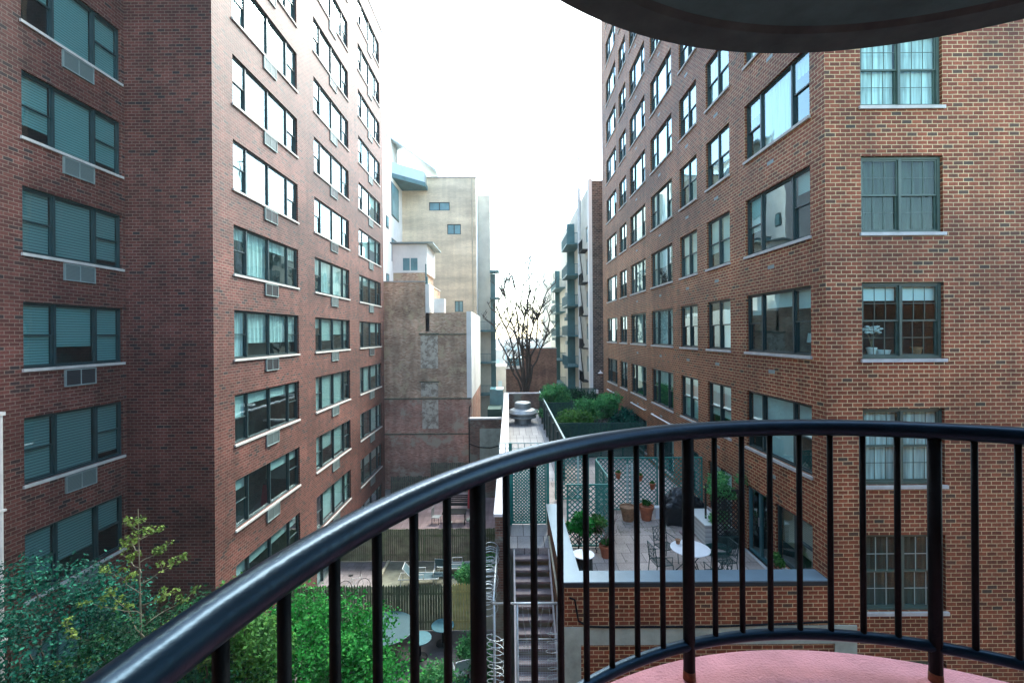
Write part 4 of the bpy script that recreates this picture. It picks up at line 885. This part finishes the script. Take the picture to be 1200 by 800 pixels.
# garden shrubs on the far terrace
for i, (x,y,h_,lab,mat,n,k) in enumerate(((5.1,27.6,3.05,'largest rounded green shrub in the middle of the shrub terrace','leaf_garden',11000,1.3),(3.6,25.8,2.35,'yellow-green low shrub at the left front of the shrub terrace','leaf_mid',7000,.8),(6.4,26.2,2.3,'small shrub by the brick wall on the shrub terrace','leaf_teal',5000,.6),(3.3,34.2,2.9,'feathery green shrub at the far left of the shrub terrace','leaf_garden',8000,.75),(5.6,34.8,2.5,'dark shrub at the far right of the shrub terrace','leaf_dark',5000,.8))):
    tree('shrub', lab, (x,y,FL), blob(x-k,x+k,y-.9,y+.9,FL+h_-1.1,FL+h_-.35,10,.4,.65,90+i)+blob(x-k,x+k,y-.9,y+.9,FL+.4,FL+h_-1.1,6,.5,.7,95+i), n, .075, mat, 100+i, 'shrub', .05, group='shrubs on the far terrace')

# bare tree
bt = thing('bare_tree', 'tall bare-branched tree behind the end of the walkway', 'tree', (1.55,43.5,GZ)); B0 = (1.55,43.5,GZ)
m = MB(); br = MB(); rg = random.Random(17)
def curve(mb, p, q, r0, r1, sag, seg, n=5):
    # leaves p steeply, bends outwards and finishes rising towards q
    p = Vector(p); q = Vector(q); c = Vector((p.x+(q.x-p.x)*.25, p.y+(q.y-p.y)*.25, p.z+(q.z-p.z)*(.5+sag))); L_ = (q-p).length
    pts = []
    for i in range(n+1):
        t = i/n; v = p*(1-t)**2 + c*2*t*(1-t) + q*t*t
        if 0 < i < n: v = v + Vector((rg.uniform(-1,1), rg.uniform(-1,1), rg.uniform(-1,1)))*L_*.022
        pts.append(v)
    mb.tube(pts, [r0+(r1-r0)*i/n for i in range(n+1)], seg); return pts
m.tube([B0, (1.5,43.5,-9), (1.45,43.5,-6.2)], [.36,.3,.25], 8)
fan = [(-2.5,2.6),(-1.8,4.6),(-1.0,5.4),(-.2,6.0),(.6,6.3),(1.4,5.2),(2.1,3.6),(-2.6,.4),(2.4,1.4)]
for k, (dx, zt) in enumerate(fan):
    dy = rg.uniform(-1.6,1.6)
    main = curve(m, (1.45+dx*.06,43.5,-6.3+rg.uniform(0,.9)), (1.3+dx,43.5+dy,zt), .12, .050, -.12, 6, 9)
    for a in range(9):
        i0 = rg.choice([4,5,6,7,8,9]); b0 = main[i0]; side = rg.choice([-1,1]); ln = rg.uniform(1.0,1.9)
        sec = curve(br, b0, b0+Vector((side*ln*rg.uniform(.25,.75), rg.uniform(-.7,.7), ln*rg.uniform(.6,1.0))), .055, .034, .05, 4, 5)
        for b in range(5):
            c0 = sec[rg.choice([1,2,3,4,5])]; side = rg.choice([-1,1]); ln = rg.uniform(.5,1.0)
            ter = curve(br, c0, c0+Vector((side*ln*rg.uniform(.2,.7), rg.uniform(-.4,.4), ln*rg.uniform(.5,1.0))), .034, .026, .05, 3, 3)
            for c in range(2):
                d0 = ter[rg.choice([1,2,3])]; ln = rg.uniform(.25,.5); curve(br, d0, d0+Vector((rg.uniform(-.7,.7)*ln, rg.uniform(-.4,.4)*ln, ln*.8)), .026, .018, .0, 3, 2)
m.build('trunk', M['bark'], bt, B0, uv=False); br.build('branches', M['bark'], bt, B0, uv=False)

# ------------------------------------------------------------------ terrace furniture
def plant_pot(label, x, y, r, h, mat, z=FL, plant=None, seed=0):
    t = thing('flower_pot', label, 'pot', (x,y,z), 0, 'clay pots on the terrace')
    m = MB(); m.lathe([(r*.66,0),(r*.92,h*.78),(r*1.06,h*.78),(r*1.08,h),(r*.96,h),(r*.9,h*.9)], (0,0,0), 24); m.build('pot', M[mat], t)
    MB().lathe([(r*.89,h*.84),(r*.89,h*.88),(.01,h*.89)], (0,0,0), 20).build('soil', M['soil'], t)
    if plant: plant(t, h, random.Random(seed))
    return t
def green_tuft(t, h, rg):
    cl = [(rg.uniform(-.1,.1), rg.uniform(-.08,.08), h+rg.uniform(.03,.14), .08) for _ in range(6)]; leaves('foliage', cl, 350, .05, M['leaf_mid'], t, (0,0,0), 9)
def twigs(t, h, rg):
    m = MB()
    for i in range(12):
        a = rg.uniform(0,6.28); q = Vector((.32*math.cos(a), .3*math.sin(a), h+rg.uniform(.45,1.15))); pts = limb(m, (0,0,h*.8), q, .012, .004, rg, 4, .1)
        for k in range(3): limb(m, pts[2+k], pts[2+k]+Vector((rg.uniform(-.25,.25),rg.uniform(-.2,.2),rg.uniform(.05,.3))), .006, .002, rg, 3, .1)
    m.build('twigs', M['twig'], t); cl = [(rg.uniform(-.1,.14), rg.uniform(-.1,.1), h+.1, .09) for _ in range(5)]; leaves('foliage', cl, 450, .05, M['leaf_mid'], t, (0,0,0), 8)
plant_pot('wide weathered clay pot of bare soil in front of the lattice', 4.12, 16.2, .27, .50, 'terracotta_old')
plant_pot('orange terracotta pot with a tuft of green, right of the weathered pot', 4.78, 16.25, .25, .50, 'terracotta', plant=green_tuft)
plant_pot('terracotta pot holding tall bare twigs beside the small white table', 2.80, 13.55, .20, .36, 'terracotta', plant=twigs, seed=4)
for (x, z, lab) in ((3.95, FL+1.25, 'left small clay pot hung on the lattice'), (4.75, FL+1.15, 'middle small clay pot hung on the lattice'), (5.2, FL+.85, 'right and lowest small clay pot hung on the lattice')):
    t = thing('wall_pot', lab, 'pot', (x, 16.9, z), 0, 'small clay pots hung on the lattice')
    MB().lathe([(.06,0),(.10,.17),(.115,.17),(.115,.21),(.09,.21)], (0,0,0), 16).build('pot', M['terracotta'], t); leaves('foliage', [(0,0,.24,.07)], 60, .04, M['leaf_mid'], t, (0,0,0), 4)
cn = thing('covered_grill', 'barbecue grill under a black cover in front of the lattice', 'grill', (5.95,16.0,FL))
m = MB(); prof = [(-.62,0),(-.60,.75),(-.42,.98),(-.28,1.15),(.22,1.18),(.42,1.0),(.60,.78),(.63,0)]; seg = 6; rg = random.Random(2)
for j in range(seg+1):
    y = -.36+.72*j/seg; e = 1 - .22*abs(2*j/seg-1)**2
    for (x, z) in prof: m.v.append((x*(1.08 if z < .1 else .97)+rg.uniform(-.05,.05), y+rg.uniform(-.04,.04), (z*e+rg.uniform(-.06,.06)) if z > .5 else z))
k_ = len(prof)
for j in range(seg):
    for i in range(k_-1): m.f.append((j*k_+i, j*k_+i+1, (j+1)*k_+i+1, (j+1)*k_+i))
m.f.append(tuple(range(k_))[::-1]); m.f.append(tuple(seg*k_+i for i in range(k_))); m.build('cover', M['cover_black'], cn, smooth=True)
cv = [o for o in bpy.data.objects if o.parent == cn][0]
sbm = cv.modifiers.new('smooth', 'SUBSURF'); sbm.levels = sbm.render_levels = 3; sbm.subdivision_type = 'SIMPLE'
tx = bpy.data.textures.new('folds', 'CLOUDS'); tx.noise_scale = .22; dm_ = cv.modifiers.new('folds', 'DISPLACE'); dm_.texture = tx; dm_.strength = .26; dm_.mid_level = .5
MB().box(-.5,.5,-.25,.25,.001,.05).build('base', M['rail_flat'], cn)
t = thing('storage_box', 'pale ribbed deck box beside the covered grill', 'box', (6.25,14.9,FL)); MB().box(-.28,.30,-.75,.55,.03,.62).build('body', M['box_white'], t); MB().box(-.31,.33,-.78,.58,.62,.67).build('lid', M['box_white'], t)
pv = MB().box(5.55,6.0,14.9,15.2,FL+.001,FL+.05); tag(pv.build('loose_paver', M['patio_pink'], None, (5.75,15,FL)), 'loose pink slab lying on the terrace in front of the covered grill', 'slab')
ptb = MB(); ptb.box(-.1,.1,-.1,.1,0,.35); ptb.box(-.12,.12,-.12,.12,.35,.4); o = ptb.build('plant_stand', M['white_enamel']); o.location = (5.22,16.4,FL); tag(o, 'small white stand between the terracotta pot and the grill', 'stand')
lt = np.random.default_rng(5); fm = MB()
for i in range(150):
    x, y = (lt.uniform(3.6,5.6), 15.1+abs(lt.normal())*.55) if i < 110 else (lt.uniform(1.8,6.8), lt.uniform(12.5,16.5)); a = lt.uniform(0,6.28); q = .03+.02*lt.random()
    fm.quad((x-q*math.cos(a),y-q*math.sin(a),FL+.006),(x+q*.5*math.sin(a),y-q*.5*math.cos(a),FL+.016),(x+q*math.cos(a),y+q*math.sin(a),FL+.008),(x-q*.5*math.sin(a),y+q*.5*math.cos(a),FL+.014))
tag(fm.build('fallen_leaves', M['bark_pale'], uv=False), kind='stuff')
mp_ = MB(); mp_.tube([(6.6,43.4,12.7),(6.6,43.4,16.6)], .05, 6); mp_.tube([(6.2,43.4,16.5),(7.0,43.4,16.5)], .06, 5); tag(mp_.build('antenna', M['aluminium'], None, (6.6,43.4,12.7)), 'thin mast rising above the far right building', 'antenna')
# lattice planter by the brick wall
pl = thing('lattice_planter', 'tall dark lattice planter with a feathery plant by the brick wall', 'planter', (6.55,14.35,FL))
m = MB(); m.lathe([(.40,0),(.46,.35),(.47,.38),(.44,.38)], (.1,0,0), 20); m.build('tub', M['fence_green'], pl)
m = MB(); m.box(-.38,.42,-.32,-.28,1.72,1.78); m.box(-.38,-.33,-.32,-.28,.2,1.72); m.box(.37,.42,-.32,-.28,.2,1.72); m.box(-.38,-.33,.28,.32,.2,1.78); m.box(-.38,-.33,-.28,.28,1.72,1.78); m.build('frame', M['cloth_dark'], pl)
m = MB(); lattice_strips(m, .7, 1.5, .095, .03, z0=.22, x0=-.33, y=-.31); m.build('lattice', M['cloth_dark'], pl)
cl = blob(-.3,.55,-.3,.5,1.6,2.15,9,.16,.34,7)+blob(-.2,.3,-.1,.3,.4,1.4,6,.15,.22,8); leaves('foliage', cl, 3200, .042, M['leaf_garden'], pl, (0,0,0), 3)
m = MB(); rg = random.Random(6)
for c in cl[:9]: limb(m, (.1,0,.3), c[:3], .014, .004, rg, 4)
m.build('stems', M['bark'], pl)
t = thing('coiled_hose', 'green hose coiled on the terrace at the foot of the lattice planter', 'hose', (6.15,13.7,FL))
m = MB()
for i in range(5): m.tube([(.33*math.cos(a_)*(1+.04*i), .30*math.sin(a_), .03+.035*i) for a_ in [k*math.pi/12 for k in range(24)]], .017, 6, closed=True)
m.build('hose', M['screen_green'], t, smooth=True)
# round table + chairs
tb = thing('garden_table', 'round white garden table on the near terrace', 'table', (4.86,12.5,FL))
MB().lathe([(.50,.705),(.515,.715),(.515,.73),(.50,.738),(.01,.738)], (0,0,0), 40).build('tabletop', M['white_enamel'], tb)
for i in range(4):
    a = R(45+90*i); m = MB(); m.tube([(.40*math.cos(a),.40*math.sin(a),0),(.22*math.cos(a),.22*math.sin(a),.22),(.14*math.cos(a),.14*math.sin(a),.42),(.34*math.cos(a),.34*math.sin(a),.705)], .014, 7); m.build('leg', M['iron_green'], tb, smooth=True)
m = MB(); m.tube([(.18*math.cos(a_),.18*math.sin(a_),.3) for a_ in [k*math.pi/10 for k in range(20)]], .008, 6, closed=True); m.build('brace', M['iron_green'], tb)
o = pot_plain('plant_pot', M['terracotta_old'], (4.62,12.75,FL+.739), .07, .12); tag(o, 'tiny pot on the round white garden table', 'pot')
def make_chair():
    c = thing('garden_chair', 'x', 'chair', (0,0,0), 0, 'dark green iron chairs round the white table')
    m = MB(); hw, dp_ = .23, .22
    m.tube([(-hw,-dp_,.44),(hw,-dp_,.44),(hw,dp_,.44),(-hw,dp_,.44)], .012, 6, closed=True)
    for i in range(9): x = -hw+.05*(i+.6); m.tube([(x,-dp_,.44),(x,dp_,.44)], .006, 5)
    for i in range(8): y = -dp_+.05*(i+.8); m.tube([(-hw,y,.442),(hw,y,.442)], .006, 5)
    m.build('seat', M['iron_green'], c)
    m = MB(); m.tube([(-hw,dp_,.44),(-hw,dp_+.06,.92),(hw,dp_+.06,.92),(hw,dp_,.44)], .013, 6)
    W_, H_ = 2*hw, .36
    for z0_, z1_ in ((.54,.90),):
        for i in range(-2,5):
            for sg in (1,-1):
                xa, xb = -hw+W_*i/4, -hw+W_*(i+2)/4; za, zb = (z0_, z1_) if sg > 0 else (z1_, z0_)
                ta = max(0, (-hw-xa)/(xb-xa)); tb_ = min(1, (hw-xa)/(xb-xa))
                if tb_-ta > .1: m.tube([(xa+(xb-xa)*s_, dp_+.035, za+(zb-za)*s_) for s_ in (ta,(ta+tb_)/2,tb_)], .0075, 5)
    m.tube([(-hw,dp_+.02,.54),(hw,dp_+.02,.54)], .009, 5); m.build('backrest', M['iron_green'], c)
    for sx in (-1,1):
        m = MB(); m.tube([(sx*hw,-dp_,.44),(sx*(hw+.01),-dp_-.02,0)], .012, 6); m.build('leg', M['iron_green'], c)
        m = MB(); m.tube([(sx*hw,dp_,.44),(sx*(hw+.01),dp_+.05,0)], .012, 6); m.build('leg', M['iron_green'], c)
        m = MB(); m.tube([(sx*hw,-dp_+.03,.44),(sx*(hw+.03),-dp_+.02,.66),(sx*(hw+.03),dp_,.68),(sx*hw,dp_+.03,.72)], .011, 6); m.build('armrest', M['iron_green'], c)
    return c
ch0 = make_chair()
for i, (x, y, a, lab) in enumerate(((4.45,13.25,22,'iron garden chair behind the white table, its lattice back towards the lattice fence'),(4.02,12.35,98,'iron garden chair at the left side of the white table, seen side on'),(5.25,11.72,185,'iron garden chair in front of the white table, nearest the parapet'),(5.75,12.45,-82,'iron garden chair at the right side of the white table'))):
    c = ch0 if i == 0 else copy_tree(ch0); c.location = (x,y,FL); c.rotation_euler = (0,0,R(a)); c['label'] = lab
# small table left
t = thing('side_table', 'small round white table with dark cloth beneath at the left parapet', 'table', (1.93,12.3,FL)); MB().lathe([(.28,.66),(.29,.67),(.29,.69),(.01,.695)], (0,0,0), 28).build('tabletop', M['white_enamel'], t)
MB().lathe([(.24,.001),(.25,.3),(.235,.66)], (0,0,0), 18).build('cloth', M['cloth_dark'], t)
t = thing('potted_orchid', 'small white-flowered plant in a clay pot on the small white table', 'plant', (1.98,12.32,FL+.696)); MB().lathe([(.05,0),(.075,.1),(.08,.12),(.06,.12)], (0,0,0), 14).build('pot', M['terracotta_old'], t)
m = MB(); fl = MB(); rg = random.Random(2)
for i in range(5): q = (rg.uniform(-.06,.06), rg.uniform(-.05,.05), .2+.07*i*.8); m.tube([(0,0,.1),q], .005, 4); fl.lathe([(.002,-.02),(.028,0),(.002,.02)], q, 7)
m.build('stem', M['leaf_mid'], t); fl.build('flower', M['white_enamel'], t)
tree('shrub', 'bright green leafy bush in front of the left lattice screen', (2.0,13.55,FL), blob(1.75,2.3,13.3,13.8,FL+.65,FL+1.15,9,.16,.28,33), 2600, .055, 'leaf_bright', 34, 'shrub', .03)
tree('shrub', 'thinner green plant between the bush and the twiggy pot', (2.55,13.8,FL), blob(2.4,2.7,13.65,13.9,FL+.5,FL+1.15,5,.12,.2,35), 900, .05, 'leaf_mid', 36, 'shrub', .02)
m = MB(); rg = random.Random(9)
tree('shrub', 'small plant on the sill of the terrace window', (6.95,11.9,FL+.46), [(6.92,11.9,FL+.62,.13),(6.9,12.0,FL+.75,.1)], 260, .05, 'leaf_mid', 38, 'plant', .01)

# ------------------------------------------------------------------ yard furniture
def lounger(label, x, y, rz, back):
    t = thing('sun_lounger', label, 'sun lounger', (x,y,GZ+.004), rz, 'white sun loungers in the middle yard')
    m = MB(); m.tube([(-.95,-.32,.36),(.95,-.32,.36),(.95,.32,.36),(-.95,.32,.36)], .024, 7, closed=True)
    for sy in (-1,1): m.tube([(-.25,sy*.34,.36),(-.25,sy*.34,.6),(.25,sy*.34,.6),(.25,sy*.34,.36)], .02, 6)
    m.build('frame', M['lounger_frame'], t)
    for sx in (-.85,.85):
        for sy in (-.3,.3): mm = MB(); mm.tube([(sx,sy,0),(sx,sy,.36)], .022, 6); mm.build('leg', M['lounger_frame'], t)
    m = MB(); m.box(-.3,.93,-.3,.3,.355,.375); m.build('seat', M['lounger_sling'], t)
    m = MB(); q = Vector((-.95 if back < .2 else -.75, 0, .38+back)); m.quad((-.3,-.3,.375),(-.3,.3,.375),(q.x,.3,q.z),(q.x,-.3,q.z)); m.quad((-.3,-.3,.365),(q.x,-.3,q.z-.01),(q.x,.3,q.z-.01),(-.3,.3,.365)); m.build('backrest', M['lounger_sling'], t)
    m = MB(); m.tube([(-.3,-.32,.375),(q.x,-.32,q.z),(q.x,.32,q.z),(-.3,.32,.375)], .022, 6); m.build('back_frame', M['lounger_frame'], t)
lounger('white-framed sun lounger with raised back, left of the two', -4.45, 22.3, R(2), .50)
lounger('white-framed sun lounger lying flat, right of the two', -2.75, 23.3, R(3), .08)
t = thing('folding_chair', 'white folding chair between the two sun loungers', 'chair', (-3.5,22.4,GZ+.004))
for sx in (-.25,.25): m = MB(); m.tube([(sx,-.25,0),(sx,-.25,.6),(sx,.2,.62)], .02, 6); m.tube([(sx,.22,0),(sx,.2,.62),(sx,.32,1.0)], .02, 6); m.build('side_frame', M['lounger_frame'], t)
MB().box(-.25,.25,-.24,.2,.38,.41).build('seat', M['lounger_sling'], t); MB().box(-.25,.25,.25,.28,.65,1.0).build('backrest', M['lounger_sling'], t)
def round_table(label, x, y, r, h, mat, sy=1.0):
    t = thing('round_table', label, 'table', (x,y,GZ+.004), 0, 'round teal tables in the near yard'); MB().lathe([(r*.97,h-.04),(r,h-.03),(r,h-.005),(r*.97,h),(.01,h)], (0,0,0), 40, sy=sy).build('tabletop', M[mat], t)
    MB().lathe([(.04,.05),(.04,h-.04)], (0,0,0), 10).build('pedestal', M['rail_flat'], t); MB().lathe([(.28,0),(.26,.03),(.05,.06)], (0,0,0), 16).build('base', M['rail_flat'], t)
round_table('largest round teal table, half hidden by the bright green tree', -4.7, 17.3, 1.05, 1.05, 'teal_top')
round_table('small pale teal round table next to the largest one', -3.42, 17.2, .42, .72, 'teal_pale')
round_table('small pale teal round table nearest the yellow fence section', -2.68, 17.95, .44, .72, 'teal_pale')
t = thing('folding_chair', 'white garden chair by the shrubs in the near yard', 'chair', (-1.75,15.9,GZ+.004), R(200))
for sx in (-.25,.25): m = MB(); m.tube([(sx,-.25,0),(sx,-.25,.6),(sx,.2,.62)], .02, 6); m.tube([(sx,.22,0),(sx,.2,.62),(sx,.32,.95)], .02, 6); m.build('side_frame', M['lounger_frame'], t)
MB().box(-.25,.25,-.24,.2,.40,.43).build('seat', M['lounger_frame'], t); MB().box(-.25,.25,.25,.28,.6,.95).build('backrest', M['lounger_frame'], t)
t = thing('bench', 'small white slatted step bench by the foot of the left block', 'bench', (-8.35,19.6,GZ+.004))
for j in range(3): MB().box(-.45,.45,-.3+.22*j,-.12+.22*j,.4,.43).build('slat', M['lounger_frame'], t)
for sx in (-.4,.4): MB().box(sx-.03,sx+.03,-.28,.3,0,.4).build('leg', M['lounger_frame'], t)
t = thing('bicycle', 'small dark bicycle standing on the path by the left block', 'bicycle', (-7.35,21.6,GZ+.004), R(15))
for x in (-.42,.42):
    wl_ = MB(); wl_.tube([(x+.28*math.cos(k*math.pi/12),0,.3+.28*math.sin(k*math.pi/12)) for k in range(24)], .014, 5, closed=True); wl_.build('wheel', M['rail_flat'], t)
m = MB(); m.tube([(-.42,0,.3),(-.12,0,.62),(.30,0,.65),(0,0,.3),(-.42,0,.3)], .014, 6); m.tube([(0,0,.3),(-.16,0,.78)], .013, 6); m.tube([(.42,0,.3),(.28,0,.82)], .013, 6); m.build('frame', M['lounger_frame'], t)
MB().box(-.26,-.06,-.05,.05,.78,.82).build('saddle', M['rail_flat'], t); m = MB(); m.tube([(.28,-.22,.86),(.28,0,.82),(.28,.22,.86)], .012, 6); m.build('handlebar', M['rail_flat'], t)
# far patio dining set + parasol
def dining_chair(label, x, y, a):
    t = thing('dining_chair', label, 'chair', (x,y,GZ+.004), R(a), 'metal chairs on the pink patio')
    MB().box(-.25,.25,-.24,.24,.42,.45).build('seat', M['aluminium'], t); MB().box(-.25,.25,.22,.25,.5,1.0).build('backrest', M['aluminium'], t)
    for sx in (-.23,.23):
        for sy in (-.22,.22): m = MB(); m.tube([(sx,sy,0),(sx,sy,.42)], .016, 5); m.build('leg', M['rail_flat'], t)
dining_chair('metal chair at the left of the patio table', -4.75, 29.4, 80); dining_chair('metal chair in front of the patio table', -3.9, 28.4, 175); dining_chair('metal chair at the right of the patio table', -2.4, 29.2, -85)
t = thing('patio_table', 'dark rectangular table on the pink patio', 'table', (-3.6,29.5,GZ+.004)); MB().box(-.75,.75,-.45,.45,.7,.74).build('tabletop', M['rail_flat'], t)
for sx in (-.68,.68):
    for sy in (-.38,.38): MB().box(sx-.025,sx+.025,sy-.025,sy+.025,0,.7).build('leg', M['rail_flat'], t)
t = thing('garden_bench', 'dark slatted bench at the back of the pink patio', 'bench', (-3.4,31.6,GZ+.004))
for j in range(4): MB().box(-.8,.8,.2,.23,.5+.13*j,.58+.13*j).build('back_slat', M['rail_flat'], t)
MB().box(-.8,.8,-.25,.2,.4,.44).build('seat', M['rail_flat'], t)
for sx in (-.75,.75): MB().box(sx-.03,sx+.03,-.25,.23,0,.4).build('leg', M['rail_flat'], t)
t = thing('parasol', 'closed crimson parasol on the pink patio', 'parasol', (-2.62,29.9,GZ+.004))
m = MB(); m.tube([(0,0,0),(0,0,2.5)], .022, 8); m.build('pole', M['rail_flat'], t); MB().lathe([(.05,.75),(.19,.8),(.17,1.4),(.12,2.0),(.04,2.42)], (0,0,0), 10).build('canopy', M['red_cloth'], t); MB().lathe([(.3,0),(.28,.06),(.05,.1)], (0,0,0), 14).build('base', M['concrete'], t)

# ------------------------------------------------------------------ air
HAZE = 0.0005
if HAZE > 0:
    hm = bpy.data.materials.new('haze'); hm.use_nodes = True; n_ = hm.node_tree; n_.nodes.remove(n_.nodes['Principled BSDF']); pv_ = n_.nodes.new('ShaderNodeVolumePrincipled')
    pv_.inputs['Color'].default_value = (.9,.95,1,1); pv_.inputs['Density'].default_value = HAZE
    n_.links.new(pv_.outputs[0], [x for x in n_.nodes if x.type == 'OUTPUT_MATERIAL'][0].inputs['Volume'])
    hz = MB().box(-650,650,-250,1250,GZ-1,30).build('haze', hm, uv=False); tag(hz, kind='stuff')
